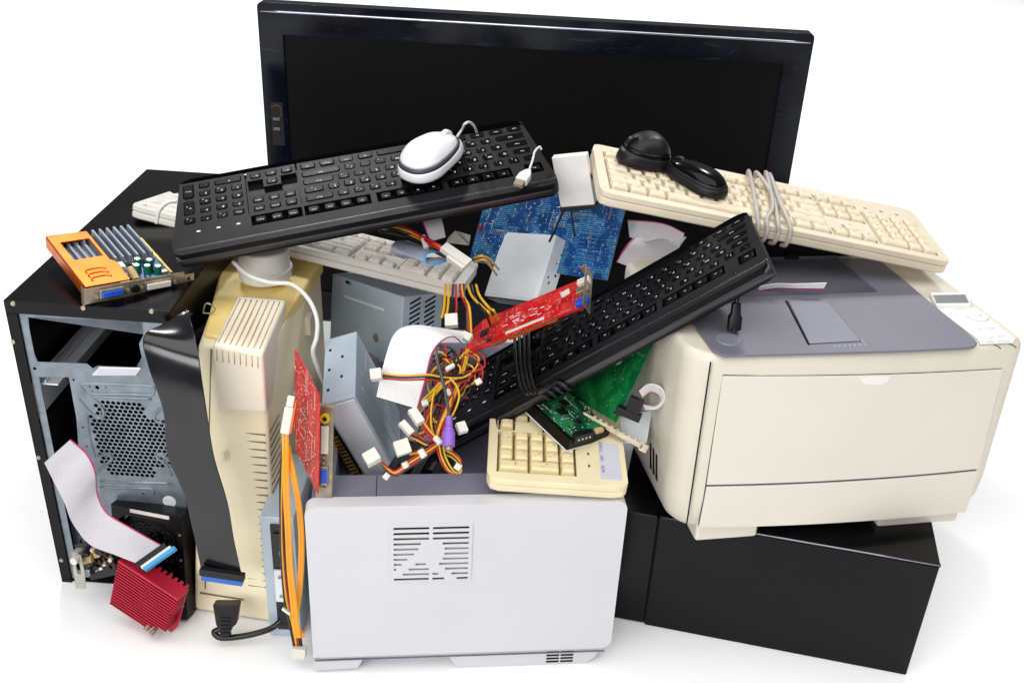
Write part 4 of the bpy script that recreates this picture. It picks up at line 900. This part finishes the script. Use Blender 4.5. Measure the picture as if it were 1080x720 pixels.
bm = B(); cyl(bm, (.009, .040, .001), (.009, .040, .008), .005, .005, 18); xf(bm, Tc.inverted() @ fq); obj('round_port', bm, 'connector_white', t, .0008)
# grey ribbon with blue plug
t = thing('ribbon_cable', 'wide pale grey ribbon cable with crimson edge draped into the lower left drive', 'ribbon cable', M4.Translation(PZ(150, 590, .06)))
it = M4.Translation(-PZ(150, 590, .06))
Lp = [P(75, 463, 1.245), P(92, 478, 1.23), P(101, 497, 1.235), P(103, 520, 1.25), P(113, 540, 1.25), P(140, 557, 1.25), P(172, 575, 1.262)]
Rp = [P(47, 488, 1.245), P(58, 510, 1.225), P(68, 530, 1.225), P(77, 552, 1.235), P(95, 574, 1.245), P(122, 585, 1.25), P(145, 594, 1.255)]
bm = B(); ribbon(bm, Lp, Rp, .0007, 24); xf(bm, it); obj('ribbon', bm, ['ribbon_grey', 'ribbon_stripe'], t)
f = frame(P(146, 594, 1.255), P(173, 575, 1.262), P(150, 600, 1.25))
bm = B(); bx(bm, -.002, .038, -.002, .006, -.003, .003); xf(bm, it @ f); obj('plug', bm, 'chip', t, .0006)
bm = B(); bx(bm, .001, .042, .006, .010, -.0025, .0025); xf(bm, it @ f); obj('plug_collar', bm, 'connector_white', t, .0004)
bm = B(); bx(bm, .003, .046, .010, .015, -.003, .003); xf(bm, it @ f); obj('plug_mouth', bm, 'connector_cyan', t, .0006)

# ------------------------------------------------------------------ wide black ribbon over the tower
ctr = PZ(220, 480, .2)
t = thing('ribbon_cable', 'wide glossy black ribbon cable with blue plug hanging down the yellowed housing', 'ribbon cable', M4.Translation(ctr)); it = M4.Translation(-ctr)
Lp = [P(197, 326, 1.17), P(176, 340, 1.15), P(152, 354, 1.125), P(156, 385, 1.125), P(172, 432, 1.135), P(177, 480, 1.15), P(194, 520, 1.165), P(205, 565, 1.19), P(213, 604, 1.215)]
Rp = [P(199, 327, 1.17), P(203, 345, 1.135), P(209, 371, 1.115), P(213, 400, 1.115), P(219, 440, 1.125), P(226, 482, 1.14), P(240, 530, 1.155), P(247, 570, 1.18), P(256, 611, 1.21)]
bm = B(); ribbon(bm, Lp, Rp, .0007, 28, stripe=''); xf(bm, it); obj('ribbon', bm, ['ribbon_black', 'ribbon_black'], t, smooth=True)
Lp = [P(199, 326, 1.19), P(180, 336, 1.185), P(158, 352, 1.165), P(153, 362, 1.15)]; Rp = [P(203, 330, 1.185), P(190, 343, 1.18), P(172, 360, 1.16), P(160, 372, 1.15)]
bm = B(); ribbon(bm, Lp, Rp, .0007, 12, stripe=''); xf(bm, it); obj('folded_end', bm, ['ribbon_black', 'ribbon_black'], t, smooth=True)
f = frame(P(211, 604, 1.205), P(258, 611, 1.205), P(211, 596, 1.2)); 
bm = B(); bx(bm, 0, .052, -.001, .008, -.004, .004); xf(bm, it @ f); obj('plug', bm, 'black_plastic', t, .001)
bm = B(); bx(bm, .002, .050, -.008, -.001, -.0035, .0035); xf(bm, it @ f); obj('plug_mouth', bm, 'connector_blue', t, .001)

# ------------------------------------------------------------------ power plug at the foot of the housing
ctr = PZ(240, 660, .01); t = thing('mains_cable', 'black power cord plugged in at the foot of the yellowed housing', 'power cord', M4.Translation(ctr)); it = M4.Translation(-ctr)
f = frame(P(229, 668, 1.285), P(250, 668, 1.285), P(227, 634, 1.275))
bm = B(); loft(bm, [[(x, y, z) for x, z in rr(a, b, -.008, .008, .003, 3)] for y, a, b in ((.0, .006, .016), (.012, .003, .021), (.016, .001, .026), (.042, -.001, .031))]); xf(bm, it @ f); obj('plug', bm, 'black_plastic', t, .0012)
bm = B()
for i in range(5): bx(bm, .008, .02, .004 + i * .005, .006 + i * .005, .0075, .0092)
xf(bm, it @ f); obj('grip_rib', bm, 'black_plastic', t)
bm = B(); tube(bm, [P(236, 662, 1.285), P(226, 666, 1.285), P(233, 672, 1.285), P(252, 671, 1.287), P(272, 667, 1.29), P(288, 661, 1.295), P(300, 650, 1.30), P(306, 640, 1.32)], .0038, 12); xf(bm, it); obj('cord', bm, 'cable_black', t, smooth=True)

# ------------------------------------------------------------------ orange data cables with white plugs
ctr = P(305, 560, 1.25); t = thing('data_cable', 'flat orange data cable hanging between housing and white printer', 'cable', M4.Translation(ctr)); it = M4.Translation(-ctr)
def flat(pts, w_, m_, nm='ribbon'):
    a = [P(x - w_, y, z) for x, y, z in pts]; b = [P(x + w_, y, z + .002) for x, y, z in pts]; bm = B(); ribbon(bm, a, b, .0011, 2, stripe=''); xf(bm, it); return obj(nm, bm, [m_, m_], t)
flat([(301, 455, 1.13), (301, 480, 1.13), (302, 520, 1.14), (304, 560, 1.16), (306, 600, 1.19), (311, 650, 1.21), (314, 672, 1.22)], 3.6, 'sata_orange')
flat([(303, 470, 1.14), (310, 505, 1.14), (316, 540, 1.16), (318, 580, 1.18), (316, 620, 1.21), (312, 655, 1.225), (320, 672, 1.225)], 3.2, 'sata_orange')
f = frame(P(296, 456, 1.13), P(306, 458, 1.13), P(304, 416, 1.125))
bm = B(); bx(bm, 0, .010, 0, .030, -.004, .004); bx(bm, .001, .009, .030, .042, -.003, .003); xf(bm, it @ f); obj('plug', bm, 'connector_white', t, .001)
bm = B(); bx(bm, .010, .012, .002, .036, -.003, .003); xf(bm, it @ f); obj('plug_edge', bm, 'wire_orange', t, .0004)
ctr = P(305, 640, 1.25); t = thing('power_cable', 'thin power wires ending in a white plug on the floor by the white printer', 'cable', M4.Translation(ctr)); it = M4.Translation(-ctr)
for i, m_ in enumerate(('wire_black', 'wire_yellow', 'wire_red', 'wire_black')):
    bm = B(); tube(bm, [P(298 + i, 470, 1.15), P(296 + i * 1.5, 510, 1.15), P(296 + i, 550, 1.17), P(297 + i * 1.3, 590, 1.2), P(300 + i * 2, 630, 1.22), P(306 + i * 3, 660, 1.24), P(310 + i * 2.6, 680, 1.255)], .0016, 8); xf(bm, it); obj('wire', bm, m_, t, smooth=True)
f = frame(P(308, 690, 1.26), P(323, 692, 1.26), P(306, 674, 1.25)); bm = B(); bx(bm, 0, .017, 0, .014, -.005, .005); bx(bm, .002, .015, -.003, 0, -.004, .004); xf(bm, it @ f); obj('plug', bm, 'connector_white', t, .001)
f = frame(P(297, 642, 1.215), P(308, 650, 1.215), P(300, 636, 1.215)); bm = B(); bx(bm, 0, .012, 0, .003, -.003, .003); xf(bm, it @ f); obj('cable_tie', bm, 'connector_white', t, .0005)

# ------------------------------------------------------------------ white cord down from the round neck
bm = B(); tube(bm, [P(246, 276, 1.26), P(262, 290, 1.25), P(285, 298, 1.25), P(308, 300, 1.25), P(325, 315, 1.25), P(334, 335, 1.25), P(334, 355, 1.25), P(330, 372, 1.25), P(338, 395, 1.27), P(345, 410, 1.3)], .0027, 10)
tag(obj('cord', bm, 'cable_white', None, smooth=True), 'thin white cord falling past the round neck of the yellowed housing', 'cable')
bm = B(); tube(bm, [P(165, 236, 1.29), P(168, 222, 1.285), P(176, 214, 1.285), P(186, 212, 1.29)], .0024, 8)
tag(obj('cord', bm, 'cable_white', None, smooth=True), 'short white cord looped on the far left end of the off-white keyboard', 'cable')

# mouse cord and USB plug
bm = B(); n0 = MWm @ V((.048, 0, .012)); tube(bm, [n0, n0 + V((.006, .008, .008)), P(490, 131, 1.262), P(495, 129, 1.27), P(500, 133, 1.3), P(503, 140, 1.33)], .0016, 8)
tag(obj('cord', bm, 'cable_white', None, smooth=True), 'white cord leaving the nose of the white mouse', 'cable')
f = frame(P(548, 190, 1.185), P(556, 192, 1.185), P(556, 176, 1.2)); ctr = P(552, 185, 1.19)
t = thing('usb_plug', 'white usb plug on short cord on the right end of the upper black keyboard', 'plug', M4.Translation(ctr)); it = M4.Translation(-ctr)
z_ = TK1.to_3x3().col[2].normalized()
a = onplane(TK1, .030, 546, 196); b = onplane(TK1, .031, 566, 170); f = frame(a, a + (b - a).cross(z_), b)
f = frame(a, b, a + z_.cross(b - a)); 
bm = B(); bx(bm, 0, .010, -.006, .006, -.0025, .0025); xf(bm, it @ f); obj('metal_mouth', bm, 'nickel', t, .0004)
bm = B(); loft(bm, [[(x, y, z) for y, z in rr(-q, q, -s_, s_, .002, 3)] for x, q, s_ in ((.009, .0075, .005), (.02, .0075, .005), (.027, .005, .0042), (.032, .003, .003))]); xf(bm, it @ f); obj('grip', bm, 'white_mouse', t, .0008)
bm = B(); p = f @ V((.031, 0, 0)); tube(bm, [p, onplane(TK1, .034, 562, 168), onplane(TK1, .040, 564, 160), onplane(TK1, .04, 569, 155), onplane(TK1, .036, 571, 158)], .0014, 8); xf(bm, it); obj('cord', bm, 'cable_white', t, smooth=True)

# cord coiled round the diagonal keyboard
def onk(mw, z, px, py): return mw @ LP(mw, 2, z, px, py)
ctr = onk(TK2, .03, 560, 400); t = thing('cord', 'black cord coiled round the middle of the diagonal black keyboard', 'cable', M4.Translation(ctr)); it = M4.Translation(-ctr)
zz = TK2.to_3x3().col[2].normalized(); yy_ = TK2.to_3x3().col[1].normalized()
for i in range(4):
    dx = i * 5.0; pts = [onk(TK2, .026, 540 + dx * 1.2, 330 + i * 2), onk(TK2, .029, 543 + dx, 360), onk(TK2, .029, 546 + dx * .9, 392), onk(TK2, .028, 553 + dx, 414)]
    e = LP(TK2, 2, .02, 564 + dx * 1.3, 432); pts += [TK2 @ V((e.x, -.004, .018)), TK2 @ V((e.x + .006, -.005, .004)), TK2 @ V((e.x + .004, .01, -.005))]
    bm = B(); tube(bm, pts, .0022, 8); xf(bm, it); obj('cord_loop', bm, 'cable_black', t, smooth=True)
# grey cord round the cream keyboard
ctr = onk(TK3, .03, 820, 220); t = thing('cord', 'grey cord wrapped four times round the cream keyboard', 'cable', M4.Translation(ctr)); it = M4.Translation(-ctr)
for a, b, c in (((790, 181), (797, 215), (804, 245)), ((798, 182), (814, 205), (820, 238)), ((808, 182), (815, 215), (813, 245)), ((812, 184), (822, 212), (833, 242))):
    A = onk(TK3, .02, a[0] - 3, a[1] + 2); e = LP(TK3, 2, .02, *c)
    pts = [TK3 @ V((LP(TK3, 2, .02, *a).x - .002, .157, .01)), onk(TK3, .030, *a), onk(TK3, .030, *b), TK3 @ V((e.x, .006, .024)), TK3 @ V((e.x + .002, -.004, .014)), TK3 @ V((e.x + .002, -.004, .0)), TK3 @ V((e.x, .006, -.006))]
    bm = B(); tube(bm, pts, .0027, 10); xf(bm, it); obj('cord_loop', bm, 'cable_grey', t, smooth=True)
# black cloverleaf plug on the printer lid
ctr = P(775, 338, 1.2); q = T2 @ LP(T2, 2, h + .01, 775, 340)
t = thing('power_plug', 'small black three-pin plug hanging from the diagonal keyboard onto the grey lid', 'plug', M4.Translation(ctr)); it = M4.Translation(-ctr)
top_ = onk(T2, .33, 772, 325); 
z2 = T2.to_3x3().col[2].normalized(); base = T2 @ LP(T2, 2, .2468 + .008, 774, 347); up_ = T2 @ LP(T2, 2, .2468 + .03, 777, 326)
f = frame(base, base + V((.01, 0, 0)), up_)
bm = B(); loft(bm, [[(x, y, z) for x, z in rr(-a, a, -b, b, .003, 3)] for y, a, b in ((0, .0075, .006), (.014, .0075, .006), (.018, .0055, .005), (.03, .005, .004))]); xf(bm, it @ f); obj('grip', bm, 'black_plastic', t, .001)
for dx, dz in ((-.0038, -.002), (.0038, -.002), (0, .003)):
    bm = B(); cyl(bm, (dx, -.002, dz), (dx, .001, dz), .0034, .0034, 12); xf(bm, it @ f); obj('pin_socket', bm, 'chip', t, .0005)
bm = B(); tube(bm, [f @ V((0, .028, 0)), f @ V((0, .045, 0)), f @ V((-.006, .065, .01))], .003, 8); xf(bm, it); obj('cord', bm, 'cable_black', t, smooth=True)

# ------------------------------------------------------------------ ribbons among the pile
def rib(label, Lp, Rp, m_='ribbon_grey', ribs=18, stripe='L', n=0):
    bm = B(); ribbon(bm, [P(*p) for p in Lp], [P(*p) for p in Rp], .0007, ribs, stripe=stripe)
    return tag(obj('ribbon_cable', bm, [m_, 'ribbon_stripe' if m_ != 'ribbon_lilac' else 'connector_cyan']), label, 'ribbon cable')
rib('broad pale ribbon cable folded over in the middle beside the silver optical drive',
    [(441, 431, 1.175), (449, 402, 1.17), (456, 374, 1.175), (466, 360, 1.19), (478, 355, 1.21), (487, 362, 1.23)],
    [(397, 418, 1.165), (404, 386, 1.16), (416, 352, 1.17), (436, 343, 1.2), (464, 346, 1.23), (489, 350, 1.25)], 'ribbon_pale', 26)
rib('short grey ribbon end hanging beneath the upper black keyboard', [(436, 215, 1.33), (446, 236, 1.32), (453, 255, 1.31)], [(458, 215, 1.33), (466, 232, 1.32), (470, 250, 1.31)], 'ribbon_grey', 14)
rib('lilac ribbon cable rolled up on the off-white keyboard', [(424, 272, 1.31), (415, 268, 1.30), (413, 259, 1.30), (420, 254, 1.32), (430, 254, 1.34)], [(478, 272, 1.30), (462, 279, 1.285), (450, 278, 1.28), (451, 268, 1.285), (464, 266, 1.30)], 'ribbon_lilac', 14, 'R')
rib('grey ribbon cable crumpled behind the diagonal keyboard, upper fold', [(662, 232, 1.43), (690, 234, 1.42), (706, 238, 1.41), (722, 246, 1.4)], [(664, 250, 1.42), (680, 255, 1.4), (700, 252, 1.39), (716, 262, 1.38)], 'ribbon_grey', 18)
rib('grey ribbon cable crumpled behind the diagonal keyboard, lower fold', [(668, 251, 1.41), (658, 262, 1.4), (650, 276, 1.4)], [(724, 250, 1.39), (706, 272, 1.385), (676, 286, 1.385)], 'ribbon_grey', 22)
def lidp(px, py, up): return T2 @ LP(T2, 2, .2468 + up, px, py)
bm = B(); ribbon(bm, [lidp(800, 307, .002), lidp(818, 304.5, .006), lidp(840, 305, .010), lidp(868, 305.5, .012)], [lidp(800, 302, .010), lidp(818, 299, .014), lidp(840, 299, .018), lidp(872, 298, .022)], .0007, 5)
tag(obj('ribbon_cable', bm, ['ribbon_pale', 'ribbon_stripe']), 'narrow ribbon cable lying across the grey printer lid', 'ribbon cable')
f = frame(lidp(866, 306, .013), lidp(888, 296, .018), lidp(864, 301, .018)); bm = B(); bx(bm, 0, .012, -.002, .007, -.004, .004)
for i in range(4): cyl(bm, (.012, i * .002, 0), (.024, i * .0022, .001), .0007, .0007, 6)
tag(obj('pin_plug', bm, 'black_plastic', None, .0005), 'tiny black pin plug at the end of the narrow ribbon on the grey lid', 'plug')

# ------------------------------------------------------------------ power harnesses
def harness(name, label, wires, plugs, ties=(), r=.0017, cp=None):
    ctr = P(*(cp or wires[0][1][len(wires[0][1]) // 2])); t = thing(name, label, 'cable', M4.Translation(ctr)); it = M4.Translation(-ctr)
    for c, pts in wires:
        bm = B(); tube(bm, [P(*p) for p in pts], r, 8, k=7); xf(bm, it); obj('wire', bm, {'r': 'wire_red', 'y': 'wire_yellow', 'k': 'wire_black', 'o': 'wire_orange'}[c], t, smooth=True)
    for (a, b, c, th) in plugs:                                 # along edge a->b, side c, thickness
        A, Bq, Cq = P(*a), P(*b), P(*c); mid_ = (A + Bq + Cq + (Cq + Bq - A)) / 4; A, Bq, Cq = (mid_ + (v - mid_) * .84 for v in (A, Bq, Cq)); f = frame(A, Bq, Cq); L_, W_ = (Bq - A).length, abs((f.inverted() @ Cq).y)
        bm = B(); bx(bm, 0, L_, 0, W_, -th, 0); bx(bm, L_ * .12, L_ * .88, W_ * .1, W_ * .9, 0, .0012); xf(bm, it @ f); pg = obj('plug', bm, 'connector_white', t, .0009)
        bm = B(); N = 4 if L_ < .03 else 10; rows = (.5,) if L_ < .03 else (.3, .7)
        for i in range(N):
            for rw in rows: cyl(bm, (L_ * (i + .5) / N, W_ * rw, .0012), (L_ * (i + .5) / N, W_ * rw, .0014), min(W_ / len(rows), L_ / N) * .24, min(W_ / len(rows), L_ / N) * .24, 8)
        xf(bm, it @ f); o = obj('pin_hole', bm, 'legend_grey', pg)
    for a, b in ties:
        bm = B(); A, Bq = P(*a), P(*b); cyl(bm, A, Bq, .004, .004, 10); xf(bm, it); obj('cable_tie', bm, 'connector_white', t, .001)
    return t
def bun(cols, pts, sp=2.0, sd=1):
    rnd = random.Random(sd); out = []
    for i, c in enumerate(cols):
        o = (i - (len(cols) - 1) / 2) * sp; out.append((c, [(x + o * .35 + rnd.uniform(-.8, .8), y + o * .8 + rnd.uniform(-.6, .6), z + rnd.uniform(-.004, .004)) for x, y, z in pts]))
    return out
harness('power_harness', 'thick bundle of red, yellow and black wires on the off-white keyboard with long plug',
        bun('royrkykk', [(398, 238, 1.345), (418, 242, 1.33), (436, 248, 1.32), (450, 256, 1.31), (466, 265, 1.30), (474, 270, 1.30)], 2.2, 3),
        [((468, 257, 1.295), (500, 279, 1.285), (463, 266, 1.285), .008), ((473, 270, 1.29), (493, 285, 1.28), (470, 275, 1.285), .008)], [((446, 249, 1.315), (450, 262, 1.305))], .0018)
W_ = []
for i, (c, x, xe, ye) in enumerate((('y', 474, 470, 336), ('k', 478, 474, 338), ('r', 481, 480, 337), ('r', 485, 494, 352), ('y', 487, 497, 354), ('k', 489, 492, 351), ('y', 493, 516, 330), ('k', 497, 512, 330), ('y', 502, 521, 328), ('y', 470, 466, 335))):
    W_.append((c, [(x, 300, 1.33), (x + (xe - x) * .2, 312, 1.315), (x + (xe - x) * .7 + 1, 325, 1.30), (xe, ye, 1.285)] + ([(xe + 5, ye + 12, 1.34)] if xe > 500 else [])))
harness('power_harness', 'fan of yellow, red and black wires dropping behind the red expansion card', W_,
        [((468, 333, 1.27), (484, 332, 1.27), (470, 348, 1.26), .008), ((490, 350, 1.255), (501, 355, 1.25), (486, 359, 1.25), .007)])
for py in (268, 271): pass
harness('power_harness', 'two yellow wires hooking past the right end of the off-white keyboard', [('y', [(500, 272, 1.32), (508, 270, 1.31), (517, 274, 1.33), (526, 284, 1.40)]), ('y', [(500, 276, 1.32), (510, 274, 1.31), (516, 279, 1.33), (524, 290, 1.40)])], [])
D1 = 1.155
wires = []
for c, o in (('y', 0), ('k', 2.2), ('r', 4.6)): wires.append((c, [(403, 394 + o, D1), (425, 396 + o, 1.15), (450, 395 + o * 1.1, 1.15), (470, 398 + o, 1.16), (488, 398 + o, 1.17), (500, 390 + o, 1.18), (505, 378 + o, 1.19), (496, 371, 1.2)]))
wires += [('r', [(500, 392, 1.175), (511, 386, 1.18), (508, 374, 1.19), (494, 372, 1.2)]), ('y', [(470, 382, 1.19), (482, 380, 1.18), (490, 372, 1.19)]), ('r', [(462, 381, 1.19), (474, 379, 1.18), (486, 370, 1.19)])]
wires += [(c, [(492 + o, 368, 1.21), (489 + o, 385, 1.19), (482 + o, 405, 1.175), (474 + o, 425, 1.165), (465 + o * .6, 445, 1.16), (458 + o * .5, 465, 1.158)]) for c, o in (('y', 0), ('r', -2.4), ('y', 2.2), ('k', -5))]
wires += [(c, [(440 + o, 432 + o, 1.19), (455 + o, 417, 1.17), (468 + o, 404, 1.16), (480 + o, 400, 1.165)]) for c, o in (('y', 0), ('y', 3), ('y', -4), ('k', 5))]
wires += [('y', [(474, 398, 1.155), (482, 408, 1.15), (484, 420, 1.15), (478, 436, 1.15), (470, 450, 1.155)]), ('r', [(473, 404, 1.155), (478, 420, 1.15), (472, 440, 1.155), (466, 452, 1.16)])]
wires += [('r', [(456, 430, 1.16), (452, 445, 1.165), (456, 458, 1.16), (462, 466, 1.155)]), ('y', [(459, 408, 1.165), (455, 430, 1.16), (455, 450, 1.155), (460, 464, 1.155)])]
# fan-out to the white plugs
for c, o in (('r', -2), ('r', 1), ('y', 3)): wires.append((c, [(462 + o, 466, 1.15), (452 + o, 456, 1.15), (445 + o, 447, 1.15), (441 + o, 442, 1.15)]))
for c, o in (('r', -2), ('k', 1), ('y', 3)): wires.append((c, [(462, 467 + o, 1.15), (450, 466 + o, 1.148), (440, 461 + o, 1.148), (432, 457 + o, 1.15)]))
for c, o in (('k', -2), ('r', 1), ('y', 3)): wires.append((c, [(462, 468 + o, 1.15), (452, 472 + o, 1.145), (442, 474 + o, 1.145), (432, 476 + o, 1.15)]))
for c, o in (('r', -3), ('y', 0), ('r', 3), ('k', 5)): wires.append((c, [(464, 467 + o, 1.148), (448, 478 + o, 1.14), (432, 488 + o, 1.14), (418, 498 + o * .6, 1.14), (410, 495 + o * .4, 1.14), (403, 488 + o * .3, 1.145)]))
for c, o in (('r', -2.5), ('y', 0), ('k', 2), ('y', 4)): wires.append((c, [(463 + o, 468, 1.148), (466 + o, 482, 1.14), (474 + o, 496, 1.14), (484 + o * .3, 498, 1.14), (486, 488 + o, 1.14), (478, 479 + o, 1.145), (468, 474 + o, 1.15)]))
wires.append(('r', [(464, 466, 1.15), (468, 452, 1.15), (468, 445, 1.155), (476, 450, 1.15)]))
harness('power_harness', 'tangled red, yellow and black power leads with many white plugs in front of the drive', wires,
        [((390, 391, 1.15), (404, 389, 1.15), (391, 404, 1.145), .010), ((380, 482, 1.135), (396, 473, 1.14), (391, 494, 1.13), .012), ((412, 467, 1.14), (430, 461, 1.145), (416, 485, 1.135), .010),
         ((418, 448, 1.15), (425, 443, 1.155), (431, 463, 1.145), .007), ((428, 435, 1.155), (438, 430, 1.16), (438, 453, 1.145), .008), ((478, 448, 1.155), (489, 445, 1.16), (484, 460, 1.15), .008),
         ((468, 390, 1.16), (478, 384, 1.165), (470, 394, 1.158), .006)],
        [((459, 461, 1.15), (465, 468, 1.145)), ((443, 474, 1.138), (448, 482, 1.136)), ((480, 490, 1.138), (486, 494, 1.138)), ((405, 500, 1.138), (410, 504, 1.138)), ((426, 487, 1.138), (429, 493, 1.138))], .00115, (450, 450, 1.15))
rnd = random.Random(14); W_ = []
for i in range(22):
    cx, cy, r1, r2, a0 = rnd.uniform(462, 500), rnd.uniform(376, 412), rnd.uniform(9, 22), rnd.uniform(8, 20), rnd.uniform(0, 6.3)
    pts = [(cx + r1 * math.cos(a0 + k * .8) * (1 - k * .05) + k * rnd.uniform(-1, 1), cy + r2 * math.sin(a0 + k * .8) + k * .8, 1.185 + rnd.uniform(-.012, .012)) for k in range(6)]
    pts.append((rnd.uniform(448, 478), rnd.uniform(425, 448), 1.175)); pts.append((rnd.uniform(436, 470), rnd.uniform(445, 468), 1.17)); W_.append((rnd.choice('yrrkkyr'), pts))
harness('power_harness', 'loose thin power wires looping between the folded ribbon and the diagonal keyboard', W_,
        [((444, 424, 1.18), (452, 421, 1.18), (446, 431, 1.175), .005), ((500, 402, 1.17), (507, 398, 1.17), (503, 408, 1.168), .005)], [((470, 412, 1.165), (476, 415, 1.165))], .0011, (475, 400, 1.18))
t = thing('metal_sled', 'blackened metal drive sled lying in the printer tray behind the coloured wires', 'metal part', TM((-.150, -.245, .201), (0, 0, -14)))
bm = plate([(0, 0), (.062, 0), (.062, .10), (0, .10)], [rr(.01, .03, .012, .05, .003), rr(.04, .054, .03, .085, .003)], .0016); xf(bm, M4.Translation((0, 0, .026))); obj('top_sheet', bm, 'black_case', t, .0004)
bm = B(); bx(bm, 0, .0016, 0, .10, 0, .026); obj('side_flange', bm, 'steel_dark', t)
bm = B(); bx(bm, .0604, .062, 0, .10, 0, .026); obj('side_flange', bm, 'steel_dark', t)
bm = B(); bx(bm, .012, .05, .06, .095, .006, .02); obj('motor_block', bm, 'black_plastic', t, .001)
bm = B(); cyl(bm, (.03, .03, .004), (.03, .03, .012), .009, .009, 24); obj('spindle', bm, 'nickel', t, .0006)
# purple plug
ctr = P(473, 455, 1.14); t = thing('round_plug', 'purple round keyboard plug on thin black cord amid the wires', 'plug', M4.Translation(ctr)); it = M4.Translation(-ctr)
f = frame(P(473, 471, 1.13), P(480, 471, 1.13), P(472.5, 440, 1.14))
bm = B(); cyl(bm, (0, 0, 0), (0, .016, 0), .0068, .0068, 20); cyl(bm, (0, .016, 0), (0, .022, 0), .0062, .0042, 20); cyl(bm, (0, .022, 0), (0, .034, 0), .0042, .0035, 20); xf(bm, it @ f); obj('grip', bm, 'purple', t, .0006)
bm = B(); cyl(bm, (0, -.004, 0), (0, 0, 0), .0045, .0045, 20); xf(bm, it @ f); obj('metal_mouth', bm, 'nickel', t, .0004)
bm = B(); tube(bm, [f @ V((0, .034, 0)), P(471, 420, 1.14), P(466, 398, 1.14), P(461, 380, 1.15), P(460, 368, 1.17)], .0017, 8); xf(bm, it); obj('cord', bm, 'mouse_band', t, smooth=True)
# small beige wedge
a = P(470, 256, 1.33); b = P(495, 259, 1.325); c = P(497, 248, 1.37); d_ = P(473, 250, 1.37); ap = P(480, 243, 1.34)
bm = B(); vs = [bm.verts.new(v) for v in (a, b, c, d_)]; v5 = bm.verts.new(ap)
bm.faces.new(vs[::-1])
for i in range(4): bm.faces.new((vs[i], vs[(i + 1) % 4], v5))
bmesh.ops.recalc_face_normals(bm, faces=bm.faces[:])
tag(obj('plastic_foot', bm, 'foam_grey', None, .001), 'small beige pyramid-shaped plastic foot behind the long white plug', 'plastic part')

# ------------------------------------------------------------------ light
wld = bpy.data.worlds.new('World'); scn.world = wld; wld.use_nodes = True
bg = wld.node_tree.nodes['Background']; bg.inputs['Color'].default_value = (1, 1, 1, 1); bg.inputs['Strength'].default_value = .15
def area(name, loc, tgt, sx, sy, power, col=(1, 1, 1)):
    l = bpy.data.lights.new(name, 'AREA'); l.shape = 'RECTANGLE'; l.size = sx; l.size_y = sy; l.energy = power; l.color = col
    o = bpy.data.objects.new(name, l); COL.objects.link(o); o.location = loc; o.rotation_euler = (V(tgt) - V(loc)).to_track_quat('-Z', 'Y').to_euler(); return o
area('overhead_softbox', (.1, -1.0, 3.1), (.1, -.3, 0), 5.2, 2.7, 104)
area('front_softbox', (-.7, -3.1, 1.9), (0, -.1, .2), 1.3, .9, 37)
area('left_low_fill', (-1.7, -2.3, 1.35), (-.3, -.1, .2), .9, .8, 19)  # added fill light that brightens the yellowed housing
area('back_floor_fill', (-1.6, 3.2, 3.6), (-2.2, 3.6, 0), .7, .5, 120)  # added fill light, keeps the far left floor white
area('back_floor_fill', (1.6, 3.2, 3.6), (2.2, 3.6, 0), .7, .5, 120)  # added fill light for the far right floor
for o in scn.objects:                                            # kinds that repeat share a group
    if 'category' in o and 'group' not in o:
        g_ = {'ribbon cable': 'flat ribbon cables among the pile', 'optical drive': 'metal optical drives standing on end', 'disk drive': None, 'hard drive': 'hard drives in the pile'}.get(o['category'])
        if o.name.startswith('power_harness'): g_ = 'coloured power leads among the pile'
        if o.name.startswith('laser_printer'): g_ = 'laser printers in the pile'
        if o.name.startswith('expansion_card'): g_ = 'expansion cards in the pile'
        if o.name.startswith('graphics_card'): g_ = 'graphics cards in the pile'
        if g_: o['group'] = g_
scn.render.engine = 'CYCLES'
scn.view_settings.view_transform = 'Standard'; scn.view_settings.look = 'None'; scn.view_settings.exposure = 0; scn.view_settings.gamma = 1
scn.render.resolution_x = 1024; scn.render.resolution_y = 682
